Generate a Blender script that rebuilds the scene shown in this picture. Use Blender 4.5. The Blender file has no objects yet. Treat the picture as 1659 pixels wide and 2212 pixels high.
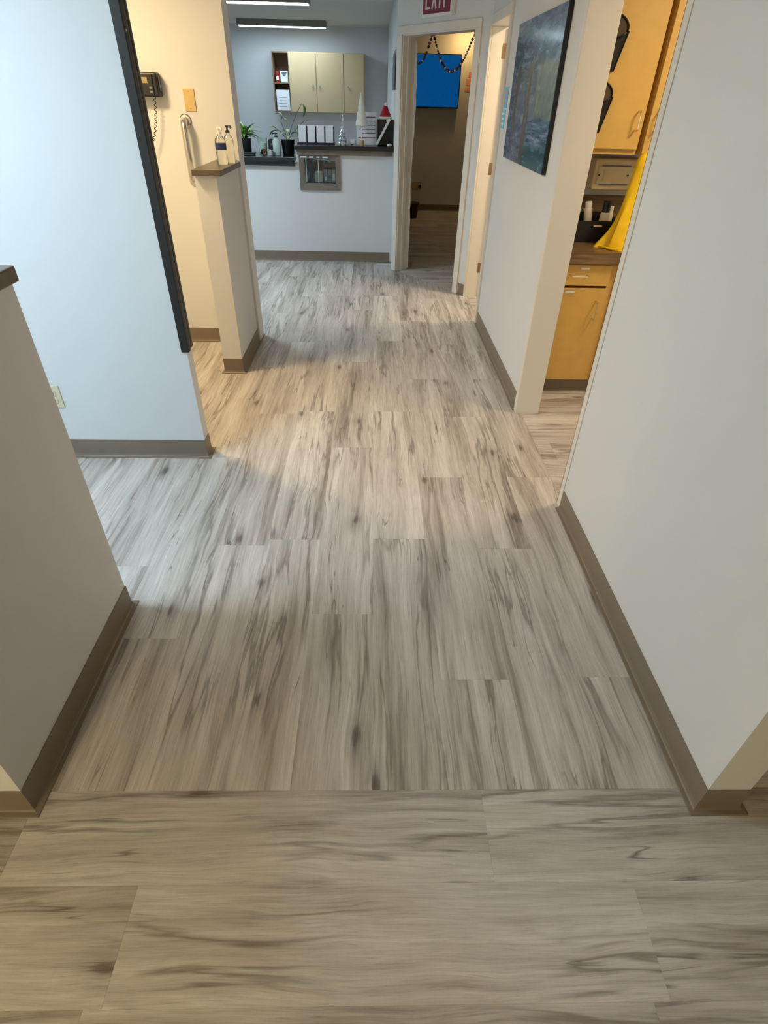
import bpy, bmesh, math, random
from mathutils import Vector, Matrix
random.seed(7)
SC = bpy.context.scene
COL = SC.collection

# ------------------------------------------------------------------ camera
cam_d = bpy.data.cameras.new('camera'); cam = bpy.data.objects.new('camera', cam_d); COL.objects.link(cam)
cam_d.sensor_fit = 'HORIZONTAL'; cam_d.sensor_width = 36.0
cam_d.lens = 1186.0 / 1659.0 * 36.0
cam_d.clip_start = 0.02
cx_ = Vector((0.99969321, -0.01444539, 0.02011996))
cy_ = -Vector((0.00729999, -0.60439892, -0.79664839))
cz_ = -Vector((0.02366838, 0.79655086, -0.60410805))
M = Matrix((cx_, cy_, cz_)).transposed().to_4x4()
M.translation = Vector((0, 0, 1.55))
cam.matrix_world = M
SC.camera = cam

# ------------------------------------------------------------------ world, exposure
w = bpy.data.worlds.new('world'); SC.world = w; w.use_nodes = True
w.node_tree.nodes['Background'].inputs[0].default_value = (0.8, 0.86, 0.92, 1)
w.node_tree.nodes['Background'].inputs[1].default_value = 0.0
SC.view_settings.view_transform = 'Standard'; SC.view_settings.look = 'None'
SC.view_settings.gamma = 1.0; SC.view_settings.use_curve_mapping = False
SC.view_settings.exposure = 0.0

CEIL = 2.40
COOL = (0.69, 0.885, 1.0); WARM = (1.0, 0.73, 0.39); PEACH = (1.0, 0.77, 0.50); SOFT = (1.0, 0.80, 0.44); NEUT = (0.97, 0.97, 0.92)
# ceiling fixtures: name, label, (x0,x1,y0,y1), colour, radiance, recess of the lens
FIXTURES = [
    ('ceiling_light', 'long fluorescent ceiling light above the middle of the reception office', (-2.0, -0.71, 8.00, 8.25), COOL, 22, 0),
    ('ceiling_light', 'long fluorescent ceiling light close to the reception wall cabinets', (-2.0, -0.71, 10.65, 10.90), COOL, 22, 0),
    ('reception_bay_light_offscreen', 'fluorescent ceiling light in the bay before the reception counter', (-2.3, -1.7, 5.25, 5.85), COOL, 48, 0.07),
    ('half_wall_bay_light_offscreen', 'fluorescent ceiling light over the bay behind the half wall', (-2.35, -1.45, 1.22, 1.62), COOL, 45, 0.0),
    ('alcove_light_offscreen', 'warm ceiling light in the alcove with the grab bar', (-1.95, -1.60, 3.05, 3.40), WARM, 132, 0.0),
    ('side_room_light_offscreen', 'warm ceiling light in the side room with wooden cabinets', (1.75, 2.15, 2.45, 2.85), PEACH, 60, 0.0),
    ('small_room_light_offscreen', 'warm ceiling light in the small room behind the hinged door', (1.6, 1.9, 4.85, 5.15), PEACH, 165, 0.0),
    ('cross_corridor_light_offscreen', 'warm ceiling light over the cross corridor before the half wall', (-1.7, -1.1, -2.1, -1.5), SOFT, 56, 0.0),
]

# ------------------------------------------------------------------ helpers
def srgb(r, g, b):
    def f(c):
        c /= 255.0
        return c / 12.92 if c <= 0.04045 else ((c + 0.055) / 1.055) ** 2.4
    return (f(r), f(g), f(b), 1.0)

MATS = {}
def nodes_of(name):
    m = bpy.data.materials.new(name); m.use_nodes = True
    nt = m.node_tree; b = nt.nodes['Principled BSDF']
    MATS[name] = m
    return m, nt, b
def N(nt, kind, **kw):
    n = nt.nodes.new(kind)
    for k, v in kw.items():
        if k == 'ins':
            for i, val in v.items(): n.inputs[i].default_value = val
        else: setattr(n, k, v)
    return n
def ramp(nt, fac, stops):
    r = nt.nodes.new('ShaderNodeValToRGB'); nt.links.new(fac, r.inputs[0])
    els = r.color_ramp.elements
    els[0].position, els[0].color = stops[0]
    els[1].position, els[1].color = stops[-1]
    for p, c in stops[1:-1]:
        e = els.new(p); e.color = c
    return r.outputs[0]
def math_(nt, op, a, b=None, clamp=False):
    n = nt.nodes.new('ShaderNodeMath'); n.operation = op; n.use_clamp = clamp
    for i, v in enumerate((a, b)):
        if v is None: continue
        if isinstance(v, (int, float)): n.inputs[i].default_value = v
        else: nt.links.new(v, n.inputs[i])
    return n.outputs[0]
def mixc(nt, fac, a, b, mode='MIX'):
    n = nt.nodes.new('ShaderNodeMix'); n.data_type = 'RGBA'; n.blend_type = mode; n.clamp_factor = True
    for i, v in ((0, fac), (6, a), (7, b)):
        if isinstance(v, (int, float)): n.inputs[i].default_value = v
        elif isinstance(v, tuple): n.inputs[i].default_value = v
        else: nt.links.new(v, n.inputs[i])
    return n.outputs[2]
def mat(name, col, rough=0.5, metal=0.0, var=0.06, scale=30.0, bump=0.0, bscale=200.0, trans=0.0, emit=None, estr=0.0, coat=0.0, ior=1.45):
    """procedural material: base colour with a fine noise variation and optional relief"""
    m, nt, b = nodes_of(name)
    tc = N(nt, 'ShaderNodeTexCoord')
    nz = N(nt, 'ShaderNodeTexNoise'); nz.inputs['Scale'].default_value = scale; nz.inputs['Detail'].default_value = 3
    nt.links.new(tc.outputs['Object'], nz.inputs['Vector'])
    lo = tuple(c * (1 - var) for c in col[:3]) + (1,); hi = tuple(min(1, c * (1 + var)) for c in col[:3]) + (1,)
    nt.links.new(ramp(nt, nz.outputs[0], [(0.3, lo), (0.7, hi)]), b.inputs['Base Color'])
    b.inputs['Roughness'].default_value = rough; b.inputs['Metallic'].default_value = metal
    b.inputs['Transmission Weight'].default_value = trans; b.inputs['IOR'].default_value = ior
    b.inputs['Coat Weight'].default_value = coat
    if bump:
        n2 = N(nt, 'ShaderNodeTexNoise'); n2.inputs['Scale'].default_value = bscale; n2.inputs['Detail'].default_value = 2
        nt.links.new(tc.outputs['Object'], n2.inputs['Vector'])
        bp = N(nt, 'ShaderNodeBump'); bp.inputs['Strength'].default_value = bump; bp.inputs['Distance'].default_value = 0.002
        nt.links.new(n2.outputs[0], bp.inputs['Height']); nt.links.new(bp.outputs[0], b.inputs['Normal'])
    if emit:
        b.inputs['Emission Color'].default_value = tuple(emit) + (1,); b.inputs['Emission Strength'].default_value = estr
    return m

def smoothfaces(me):
    me.polygons.foreach_set('use_smooth', [True] * len(me.polygons))

class MB:
    """collects shapes into one mesh"""
    def __init__(self): self.v = []; self.f = []
    def add(self, vs, fs):
        o = len(self.v); self.v += [tuple(p) for p in vs]; self.f += [tuple(i + o for i in q) for q in fs]; return self
    def box(self, x0, x1, y0, y1, z0, z1):
        vs = [(x, y, z) for z in (z0, z1) for x, y in ((x0, y0), (x1, y0), (x1, y1), (x0, y1))]
        return self.add(vs, [(3, 2, 1, 0), (4, 5, 6, 7), (0, 1, 5, 4), (1, 2, 6, 5), (2, 3, 7, 6), (3, 0, 4, 7)])
    def prism(self, pts, z0, z1):
        n = len(pts)
        vs = [(x, y, z0) for x, y in pts] + [(x, y, z1) for x, y in pts]
        return self.add(vs, [tuple(range(n - 1, -1, -1)), tuple(range(n, 2 * n))] + [(i, (i + 1) % n, n + (i + 1) % n, n + i) for i in range(n)])
    def slab(self, pts, y0, y1):
        """polygon in x,z extruded along y"""
        n = len(pts)
        vs = [(x, y0, z) for x, z in pts] + [(x, y1, z) for x, z in pts]
        return self.add(vs, [tuple(range(n)), tuple(range(2 * n - 1, n - 1, -1))] + [(i, n + i, n + (i + 1) % n, (i + 1) % n) for i in range(n)])
    def lathe(self, prof, c=(0, 0, 0), n=20, sx=1.0, sy=1.0):
        vs = []; k = len(prof)
        for r, z in prof:
            for i in range(n):
                a = 2 * math.pi * i / n
                vs.append((c[0] + r * math.cos(a) * sx, c[1] + r * math.sin(a) * sy, c[2] + z))
        fs = [tuple(range(n - 1, -1, -1)), tuple((k - 1) * n + i for i in range(n))]
        for j in range(k - 1):
            for i in range(n):
                fs.append((j * n + i, j * n + (i + 1) % n, (j + 1) * n + (i + 1) % n, (j + 1) * n + i))
        return self.add(vs, fs)
    def tube(self, pts, r, n=10):
        pts = [Vector(p) for p in pts]; rs = r if isinstance(r, (list, tuple)) else [r] * len(pts)
        vs = []; up = None
        for i, p in enumerate(pts):
            d = (pts[min(i + 1, len(pts) - 1)] - pts[max(i - 1, 0)]).normalized()
            if up is None:
                up = Vector((0, 0, 1)) if abs(d.z) < 0.9 else Vector((1, 0, 0))
            a = (up - d * up.dot(d)).normalized(); b = d.cross(a); up = a
            for k in range(n):
                t = 2 * math.pi * k / n
                vs.append(p + (a * math.cos(t) + b * math.sin(t)) * rs[i])
        m = len(pts)
        fs = [tuple(range(n - 1, -1, -1)), tuple((m - 1) * n + i for i in range(n))]
        for j in range(m - 1):
            for i in range(n):
                fs.append((j * n + i, j * n + (i + 1) % n, (j + 1) * n + (i + 1) % n, (j + 1) * n + i))
        return self.add(vs, fs)
    def ball(self, c, r, n=10, m=6, sz=1.0):
        prof = [(max(1e-4, r * math.sin(math.pi * j / m)), -r * sz * math.cos(math.pi * j / m)) for j in range(m + 1)]
        return self.lathe(prof, c, n)
    def build(self, name, material, parent=None, loc=None, rotz=0.0, bevel=0.0, smooth=False, seg=2):
        me = bpy.data.meshes.new(name); me.from_pydata(self.v, [], self.f); me.update()
        bm = bmesh.new(); bm.from_mesh(me); bmesh.ops.recalc_face_normals(bm, faces=bm.faces); bm.to_mesh(me); bm.free()
        me.materials.append(material if not isinstance(material, str) else MATS[material])
        o = bpy.data.objects.new(name, me); COL.objects.link(o)
        if parent: o.parent = parent
        if loc: o.location = loc
        o.rotation_euler.z = rotz
        if smooth:
            smoothfaces(me)
            try: me.set_sharp_from_angle(angle=math.radians(40))
            except Exception: pass
        if bevel:
            b = o.modifiers.new('bevel', 'BEVEL'); b.width = bevel; b.segments = seg; b.limit_method = 'ANGLE'; b.angle_limit = math.radians(40)
        return o
def tag(o, label, cat, group=None):
    o['label'] = label; o['category'] = cat
    if group: o['group'] = group
    return o
def thing(name, label, cat, loc=(0, 0, 0), rotz=0.0, group=None):
    o = bpy.data.objects.new(name, None); COL.objects.link(o); o.empty_display_size = 0.05
    o.location = loc; o.rotation_euler.z = rotz
    return tag(o, label, cat, group)
def struct(o):
    o['kind'] = 'structure'; return o
def sempty(name, loc=(0, 0, 0), rotz=0.0):
    o = bpy.data.objects.new(name, None); COL.objects.link(o); o.location = loc; o.rotation_euler.z = rotz; o.empty_display_size = 0.05
    return struct(o)
def sbox(name, m, *b, bevel=0.0):
    return struct(MB().box(*b).build(name, m, bevel=bevel))

# ------------------------------------------------------------------ materials
mat('wall_paint', (0.70, 0.712, 0.725, 1), 0.62, var=0.012, scale=3, bump=0.12, bscale=260)
mat('ceiling_paint', (0.66, 0.62, 0.56, 1), 0.85, var=0.05, scale=60, bump=0.5, bscale=120)
mat('trim_paint', (0.74, 0.70, 0.63, 1), 0.38, var=0.02, scale=5)
mat('vinyl_base', srgb(128, 115, 100), 0.42, var=0.04, scale=12)
mat('cap_laminate', srgb(96, 84, 70), 0.33, var=0.10, scale=40)
mat('black_counter', srgb(34, 36, 38), 0.22, var=0.10, scale=60)
mat('taupe_wood', srgb(120, 110, 100), 0.5, var=0.08, scale=25)
mat('fixture_grey', srgb(132, 124, 114), 0.5, var=0.03)
mat('cream_laminate', srgb(200, 178, 140), 0.45, var=0.02, scale=8)
mat('maple_laminate', srgb(210, 172, 94), 0.42, var=0.05, scale=14)
mat('shelf_inside', srgb(128, 100, 76), 0.5, var=0.06)
mat('chrome', (0.66, 0.63, 0.60, 1), 0.24, 1.0, var=0.02)
mat('brass_nickel', (0.75, 0.68, 0.52, 1), 0.22, 1.0, var=0.02)
mat('black_plastic', srgb(26, 26, 27), 0.38, var=0.08)
mat('black_rubber', srgb(32, 31, 30), 0.45, var=0.10, scale=20)
mat('grey_rubber', srgb(88, 84, 76), 0.40, var=0.08, scale=20)
mat('black_wire', srgb(22, 20, 18), 0.45, 0.4, var=0.05)
mat('ivory_plastic', srgb(214, 206, 176), 0.35, var=0.02)
mat('brass_plate', srgb(206, 178, 120), 0.4, 0.2, var=0.04)
mat('white_plastic', srgb(232, 232, 230), 0.35, var=0.02)
mat('white_paper', srgb(236, 238, 244), 0.7, var=0.02)
mat('lcd', srgb(150, 140, 100), 0.25, var=0.04)
mat('key_grey', srgb(120, 122, 120), 0.4, var=0.04)
mat('blue_label', srgb(40, 50, 96), 0.45, var=0.05)
mat('exit_red', srgb(120, 38, 62), 0.4, var=0.04)
mat('exit_white', srgb(214, 206, 208), 0.45, var=0.03)
mat('sky_paper', srgb(120, 196, 232), 0.6, var=0.08, scale=60)
mat('red_gloss', srgb(150, 18, 24), 0.3, var=0.1)
mat('red_cloth', srgb(166, 20, 26), 0.75, var=0.12, scale=80)
mat('white_fluff', srgb(226, 226, 214), 0.9, var=0.06, scale=60, bump=0.8, bscale=150)
mat('silver_glass', (0.72, 0.76, 0.80, 1), 0.08, 0.55, var=0.05)
mat('cork', srgb(196, 156, 118), 0.8, var=0.12, scale=120)
mat('leaf_green', srgb(104, 150, 66), 0.45, var=0.30, scale=30)
mat('leaf_light', srgb(150, 186, 104), 0.45, var=0.28, scale=40)
mat('stem_green', srgb(70, 92, 46), 0.5, var=0.1)
mat('soil', srgb(48, 36, 28), 0.9, var=0.2)
mat('pale_green_plastic', srgb(196, 214, 206), 0.35, var=0.03)
mat('pale_blue_file', srgb(150, 168, 178), 0.5, var=0.08, scale=20)
mat('screen_blue', srgb(6, 20, 44), 0.14, var=0.04)
def screen_picture():
    nt = MATS['screen_blue'].node_tree; b = nt.nodes['Principled BSDF']
    b.inputs['Emission Color'].default_value = (0.0, 0.058, 0.20, 1); b.inputs['Emission Strength'].default_value = 1.0
screen_picture()
mat('pink_paper', srgb(228, 160, 140), 0.7, var=0.05)
mat('wine_bead', srgb(92, 26, 28), 0.25, var=0.1)
mat('dark_bead', srgb(40, 22, 18), 0.25, var=0.1)
mat('silver_bead', (0.8, 0.8, 0.8, 1), 0.12, 0.9, var=0.02)
mat('lace', srgb(226, 218, 214), 0.8, var=0.04)
mat('purple_rack', srgb(56, 42, 66), 0.4, var=0.05)
mat('dispenser', srgb(214, 200, 160), 0.42, var=0.03)
mat('hinge_metal', srgb(150, 126, 92), 0.35, 0.8, var=0.05)
mat('clear_plastic', (0.93, 0.97, 0.94, 1), 0.06, trans=1.0, var=0.01, ior=1.2)
mat('gel', (0.97, 0.985, 0.90, 1), 0.06, trans=0.95, var=0.02, ior=1.33)
mat('line_red', srgb(160, 60, 84), 0.7); mat('line_blue', srgb(70, 120, 166), 0.7); mat('line_grey', srgb(100, 106, 120), 0.7)
mat('yellow_film', srgb(236, 196, 8), 0.34, var=0.10, scale=14, bump=0.5, bscale=26)
mat('towel_white', srgb(230, 224, 210), 0.8, var=0.04)

def pane_glass():
    m, nt, b = nodes_of('pane_glass')
    out = nt.nodes['Material Output']
    t = N(nt, 'ShaderNodeBsdfTransparent'); t.inputs[0].default_value = (0.93, 0.96, 0.96, 1)
    g = N(nt, 'ShaderNodeBsdfGlossy'); g.inputs['Roughness'].default_value = 0.04
    fr = N(nt, 'ShaderNodeFresnel'); fr.inputs[0].default_value = 1.45
    mx = N(nt, 'ShaderNodeMixShader')
    nt.links.new(fr.outputs[0], mx.inputs[0]); nt.links.new(t.outputs[0], mx.inputs[1]); nt.links.new(g.outputs[0], mx.inputs[2])
    nt.links.new(mx.outputs[0], out.inputs[0])
pane_glass()

def mesh_metal():
    """fine perforated wire mesh"""
    m, nt, b = nodes_of('wire_mesh')
    b.inputs['Base Color'].default_value = srgb(20, 18, 16); b.inputs['Roughness'].default_value = 0.5
    out = nt.nodes['Material Output']
    tc = N(nt, 'ShaderNodeTexCoord'); mp = N(nt, 'ShaderNodeMapping'); mp.inputs['Rotation'].default_value = (0, math.radians(45), 0)
    nt.links.new(tc.outputs['Object'], mp.inputs[0])
    sp = N(nt, 'ShaderNodeSeparateXYZ'); nt.links.new(mp.outputs[0], sp.inputs[0])
    def stripes(o):
        s = math_(nt, 'FRACT', math_(nt, 'MULTIPLY', o, 260.0)); return math_(nt, 'GREATER_THAN', s, 0.36)
    hole = math_(nt, 'MULTIPLY', stripes(sp.outputs[0]), stripes(sp.outputs[2]))
    t = N(nt, 'ShaderNodeBsdfTransparent'); mx = N(nt, 'ShaderNodeMixShader')
    nt.links.new(hole, mx.inputs[0]); nt.links.new(b.outputs[0], mx.inputs[1]); nt.links.new(t.outputs[0], mx.inputs[2])
    nt.links.new(mx.outputs[0], out.inputs[0])
mesh_metal()

def wood_floor(name, per_object=True):
    m, nt, b = nodes_of(name)
    L = nt.links.new
    tc = N(nt, 'ShaderNodeTexCoord'); oi = N(nt, 'ShaderNodeObjectInfo')
    sp = N(nt, 'ShaderNodeSeparateXYZ'); L(tc.outputs['Object'], sp.inputs[0])
    rnd = oi.outputs['Random']
    ox = math_(nt, 'ADD', sp.outputs[0], math_(nt, 'MULTIPLY', rnd, 57.0))
    oz = math_(nt, 'MULTIPLY', rnd, 91.0)
    oy = sp.outputs[1]
    # bend the grain
    cw = N(nt, 'ShaderNodeCombineXYZ'); L(math_(nt, 'MULTIPLY', ox, 1.3), cw.inputs[0]); L(math_(nt, 'MULTIPLY', oy, 5.0), cw.inputs[1]); L(oz, cw.inputs[2])
    nw = N(nt, 'ShaderNodeTexNoise'); nw.inputs['Scale'].default_value = 1.0; nw.inputs['Detail'].default_value = 2.0; L(cw.outputs[0], nw.inputs['Vector'])
    wy = math_(nt, 'ADD', oy, math_(nt, 'MULTIPLY', math_(nt, 'SUBTRACT', nw.outputs[0], 0.5), 0.085))
    def strip(sx, sy, detail, rough=0.55, zoff=0.0):
        c = N(nt, 'ShaderNodeCombineXYZ'); L(math_(nt, 'MULTIPLY', ox, sx), c.inputs[0]); L(math_(nt, 'MULTIPLY', wy, sy), c.inputs[1]); L(math_(nt, 'ADD', oz, zoff), c.inputs[2])
        t = N(nt, 'ShaderNodeTexNoise'); t.inputs['Scale'].default_value = 1.0; t.inputs['Detail'].default_value = detail; t.inputs['Roughness'].default_value = rough
        L(c.outputs[0], t.inputs['Vector']); return t.outputs[0]
    broad = strip(0.9, 11.0, 4, 0.6)
    mid = strip(2.2, 62.0, 6, 0.72, 7.0)
    fine = strip(11.0, 330.0, 4, 0.75, 13.0)
    saw = strip(230.0, 16.0, 2, 0.5, 23.0)
    lightc = srgb(214, 209, 204); midc = srgb(187, 180, 174); darkc = srgb(142, 132, 124)
    base = ramp(nt, math_(nt, 'ADD', math_(nt, 'MULTIPLY', broad, 0.62), math_(nt, 'MULTIPLY', mid, 0.38)), [(0.35, darkc), (0.48, midc), (0.62, lightc)])
    col = mixc(nt, 0.5, base, ramp(nt, fine, [(0.30, (0.52, 0.50, 0.48, 1)), (0.47, (0.95, 0.95, 0.95, 1)), (0.56, (1.04, 1.04, 1.04, 1)), (0.72, (1.25, 1.24, 1.22, 1))]), 'MULTIPLY')
    col = mixc(nt, 0.18, col, ramp(nt, saw, [(0.3, (0.86, 0.85, 0.84, 1)), (0.6, (1, 1, 1, 1))]), 'MULTIPLY')
    # dark mineral streaks
    st = strip(0.9, 13.0, 4, 0.55, 31.0)
    ridge = math_(nt, 'ABSOLUTE', math_(nt, 'SUBTRACT', st, 0.5))
    gate = strip(1.6, 5.0, 1, 0.5, 47.0)
    sf = math_(nt, 'MULTIPLY', ramp(nt, ridge, [(0.0, (1, 1, 1, 1)), (0.038, (0, 0, 0, 1))]), ramp(nt, gate, [(0.42, (0, 0, 0, 1)), (0.58, (1, 1, 1, 1))]))
    col = mixc(nt, math_(nt, 'MULTIPLY', sf, 0.70), col, srgb(104, 93, 85))
    # fine cracks
    ck = strip(1.6, 34.0, 1, 0.5, 61.0)
    cf = math_(nt, 'MULTIPLY', ramp(nt, math_(nt, 'ABSOLUTE', math_(nt, 'SUBTRACT', ck, 0.5)), [(0.0, (1, 1, 1, 1)), (0.014, (0, 0, 0, 1))]), ramp(nt, strip(3.4, 9.0, 1, 0.5, 71.0), [(0.60, (0, 0, 0, 1)), (0.68, (1, 1, 1, 1))]))
    col = mixc(nt, math_(nt, 'MULTIPLY', cf, 0.75), col, srgb(70, 58, 48))
    # knots
    ck2 = N(nt, 'ShaderNodeCombineXYZ'); L(math_(nt, 'MULTIPLY', ox, 1.7), ck2.inputs[0]); L(math_(nt, 'ADD', math_(nt, 'MULTIPLY', wy, 4.2), math_(nt, 'MULTIPLY', rnd, 23.7)), ck2.inputs[1]); L(oz, ck2.inputs[2])
    vo = N(nt, 'ShaderNodeTexVoronoi'); vo.voronoi_dimensions = '2D'; vo.inputs['Scale'].default_value = 1.0; L(ck2.outputs[0], vo.inputs['Vector'])
    kd = math_(nt, 'ADD', vo.outputs['Distance'], math_(nt, 'MULTIPLY', math_(nt, 'ADD', math_(nt, 'SUBTRACT', fine, 0.5), math_(nt, 'MULTIPLY', math_(nt, 'SUBTRACT', mid, 0.5), 1.6)), 0.11))
    kf = ramp(nt, kd, [(0.0, (1, 1, 1, 1)), (0.035, (0.85, 0.85, 0.85, 1)), (0.055, (0.45, 0.45, 0.45, 1)), (0.09, (0.24, 0.24, 0.24, 1)), (0.2, (0, 0, 0, 1))])
    kg = N(nt, 'ShaderNodeSeparateColor'); L(vo.outputs['Color'], kg.inputs[0])
    kf = math_(nt, 'MULTIPLY', kf, math_(nt, 'GREATER_THAN', kg.outputs[0], 0.66))
    col = mixc(nt, math_(nt, 'MULTIPLY', kf, 0.85), col, srgb(88, 74, 62))
    # plank to plank tone
    tone = ramp(nt, rnd, [(0.0, (0.96, 0.955, 0.95, 1)), (1.0, (1.04, 1.04, 1.04, 1))])
    col = mixc(nt, 1.0, col, tone, 'MULTIPLY')
    L(col, b.inputs['Base Color'])
    b.inputs['Roughness'].default_value = 0.48
    L(ramp(nt, fine, [(0.2, (0.58, 0.58, 0.58, 1)), (0.8, (0.42, 0.42, 0.42, 1))]), b.inputs['Roughness'])
    bp = N(nt, 'ShaderNodeBump'); bp.inputs['Strength'].default_value = 0.25; bp.inputs['Distance'].default_value = 0.001
    L(math_(nt, 'ADD', fine, math_(nt, 'MULTIPLY', mid, 0.5)), bp.inputs['Height']); L(bp.outputs[0], b.inputs['Normal'])
wood_floor('floor_wood')

def brown_grain(name, c0, c1, rough=0.35):
    m, nt, b = nodes_of(name)
    tc = N(nt, 'ShaderNodeTexCoord'); mp = N(nt, 'ShaderNodeMapping'); mp.inputs['Scale'].default_value = (4, 60, 60)
    nt.links.new(tc.outputs['Object'], mp.inputs[0])
    nz = N(nt, 'ShaderNodeTexNoise'); nz.inputs['Scale'].default_value = 1.2; nz.inputs['Detail'].default_value = 5
    nt.links.new(mp.outputs[0], nz.inputs[0])
    nt.links.new(ramp(nt, nz.outputs[0], [(0.3, c0), (0.7, c1)]), b.inputs['Base Color']); b.inputs['Roughness'].default_value = rough
brown_grain('walnut_counter', srgb(82, 62, 40), srgb(132, 106, 72))

def painting_mat():
    m, nt, b = nodes_of('painted_canvas'); L = nt.links.new
    tc = N(nt, 'ShaderNodeTexCoord'); sp = N(nt, 'ShaderNodeSeparateXYZ'); L(tc.outputs['Object'], sp.inputs[0])
    x, z = sp.outputs[0], sp.outputs[2]     # local: x -0.555..0.555, z 0..0.71
    def nz(sx, sz, det, off=0.0, dist=0.0):
        c = N(nt, 'ShaderNodeCombineXYZ'); L(math_(nt, 'MULTIPLY', x, sx), c.inputs[0]); L(math_(nt, 'MULTIPLY', z, sz), c.inputs[1]); c.inputs[2].default_value = off
        t = N(nt, 'ShaderNodeTexNoise'); t.inputs['Scale'].default_value = 1.0; t.inputs['Detail'].default_value = det; t.inputs['Roughness'].default_value = 0.62; t.inputs['Distortion'].default_value = dist
        L(c.outputs[0], t.inputs['Vector']); return t.outputs[0]
    brush = nz(6, 26, 6, 0.0, 0.6); wash = nz(3, 5, 3, 5.0)
    col = ramp(nt, brush, [(0.32, srgb(20, 48, 72)), (0.46, srgb(44, 84, 112)), (0.58, srgb(84, 118, 142)), (0.72, srgb(150, 166, 178))])
    col = mixc(nt, ramp(nt, wash, [(0.42, (0, 0, 0, 1)), (0.62, (0.55, 0.55, 0.55, 1))]), col, srgb(112, 118, 146))
    def box_mask(x0, x1, z0, z1, soft, seed, jit):
        jx = math_(nt, 'ADD', x, math_(nt, 'MULTIPLY', math_(nt, 'SUBTRACT', nz(4, 14, 3, seed), 0.5), jit))
        jz = math_(nt, 'ADD', z, math_(nt, 'MULTIPLY', math_(nt, 'SUBTRACT', nz(9, 6, 3, seed + 3), 0.5), jit))
        def edge(v, lo, hi):
            d = math_(nt, 'ABSOLUTE', math_(nt, 'SUBTRACT', v, (lo + hi) / 2)); h = (hi - lo) / 2
            return ramp(nt, math_(nt, 'MULTIPLY', d, 1.0 / (2 * h)), [(max(0.0, 0.5 - soft / (2 * h)), (1, 1, 1, 1)), (0.5, (0, 0, 0, 1))])
        return math_(nt, 'MULTIPLY', edge(jx, x0, x1), edge(jz, z0, z1))
    sage = ramp(nt, nz(16, 10, 5, 33.0, 1.2), [(0.3, srgb(66, 92, 98)), (0.55, srgb(104, 124, 122)), (0.72, srgb(144, 156, 150))])
    col = mixc(nt, math_(nt, 'MULTIPLY', box_mask(0.12, 0.60, 0.22, 0.48, 0.03, 60.0, 0.05), 0.85), col, sage)
    rip = ramp(nt, nz(5, 52, 4, 9.0), [(0.36, srgb(14, 50, 80)), (0.5, srgb(52, 100, 140)), (0.66, srgb(140, 160, 192))])
    col = mixc(nt, math_(nt, 'MULTIPLY', box_mask(0.06, 0.60, 0.10, 0.24, 0.03, 64.0, 0.05), 0.9), col, rip)
    teal = ramp(nt, nz(7, 36, 4, 19.0), [(0.36, srgb(10, 50, 66)), (0.55, srgb(24, 84, 104)), (0.7, srgb(70, 130, 142))])
    col = mixc(nt, math_(nt, 'MULTIPLY', box_mask(-0.06, 0.60, -0.08, 0.115, 0.03, 68.0, 0.06), 0.9), col, teal)
    lil = ramp(nt, nz(9, 26, 5, 23.0, 0.8), [(0.34, srgb(60, 84, 118)), (0.55, srgb(104, 122, 154)), (0.7, srgb(168, 174, 190))])
    col = mixc(nt, math_(nt, 'MULTIPLY', box_mask(-0.62, -0.02, -0.1, 0.30, 0.06, 72.0, 0.06), 0.7), col, lil)
    for pxx, hw, z0, z1, seed in ((-0.34, 0.052, 0.13, 0.49, 41.0), (-0.03, 0.062, 0.0, 0.49, 45.0), (0.30, 0.022, 0.46, 0.56, 49.0)):
        msk = box_mask(pxx - hw, pxx + hw, z0, z1, hw * 0.5, seed, 0.05)
        post = ramp(nt, nz(34, 7, 5, seed + 2), [(0.3, srgb(44, 46, 54)), (0.55, srgb(92, 88, 88)), (0.75, srgb(150, 138, 124))])
        col = mixc(nt, math_(nt, 'MULTIPLY', msk, 0.9), col, post)
    L(col, b.inputs['Base Color']); b.inputs['Roughness'].default_value = 0.16
    b.inputs['Specular IOR Level'].default_value = 0.28
painting_mat()

# ------------------------------------------------------------------ floor and planks
floor = struct(MB().box(-3.3, 3.3, -2.6, 11.7, -0.06, -0.0046).build('floor', 'floor_wood'))
PW = 0.229; PL = 1.22
plank_cache = {}
def plank_poly(pts):
    """chamfered plank from a convex polygon centred on its own origin"""
    n = len(pts); c = Vector((sum(p[0] for p in pts) / n, sum(p[1] for p in pts) / n))
    def ins(d):
        out = []
        for i in range(n):
            a, p, q = Vector(pts[i - 1]), Vector(pts[i]), Vector(pts[(i + 1) % n])
            e0 = (p - a).normalized(); e1 = (q - p).normalized()
            n0 = Vector((-e0.y, e0.x)); n1 = Vector((-e1.y, e1.x)); k = max(0.3, 1 + n0.dot(n1))
            out.append(p + (n0 + n1) * (d / k))
        return out
    a, b2 = ins(0.00008), ins(0.0005)
    vs = [(p.x, p.y, -0.0046) for p in a] + [(p.x, p.y, -0.0004) for p in a] + [(p.x, p.y, 0.0) for p in b2]
    fs = [tuple(range(n - 1, -1, -1)), tuple(range(2 * n, 3 * n))]
    for k in (0, n):
        fs += [(k + i, k + (i + 1) % n, k + n + (i + 1) % n, k + n + i) for i in range(n)]
    me = bpy.data.meshes.new('plank'); me.from_pydata(vs, [], fs); me.update(); me.materials.append(MATS['floor_wood'])
    return me
def clip(poly, hp):
    (nx, ny, c) = hp; out = []
    for i in range(len(poly)):
        p, q = poly[i - 1], poly[i]
        dp, dq = nx * p[0] + ny * p[1] - c, nx * q[0] + ny * q[1] - c
        if (dp >= 0) != (dq >= 0):
            t = dp / (dp - dq); out.append((p[0] + t * (q[0] - p[0]), p[1] + t * (q[1] - p[1])))
        if dq >= 0: out.append(q)
    return out
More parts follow.
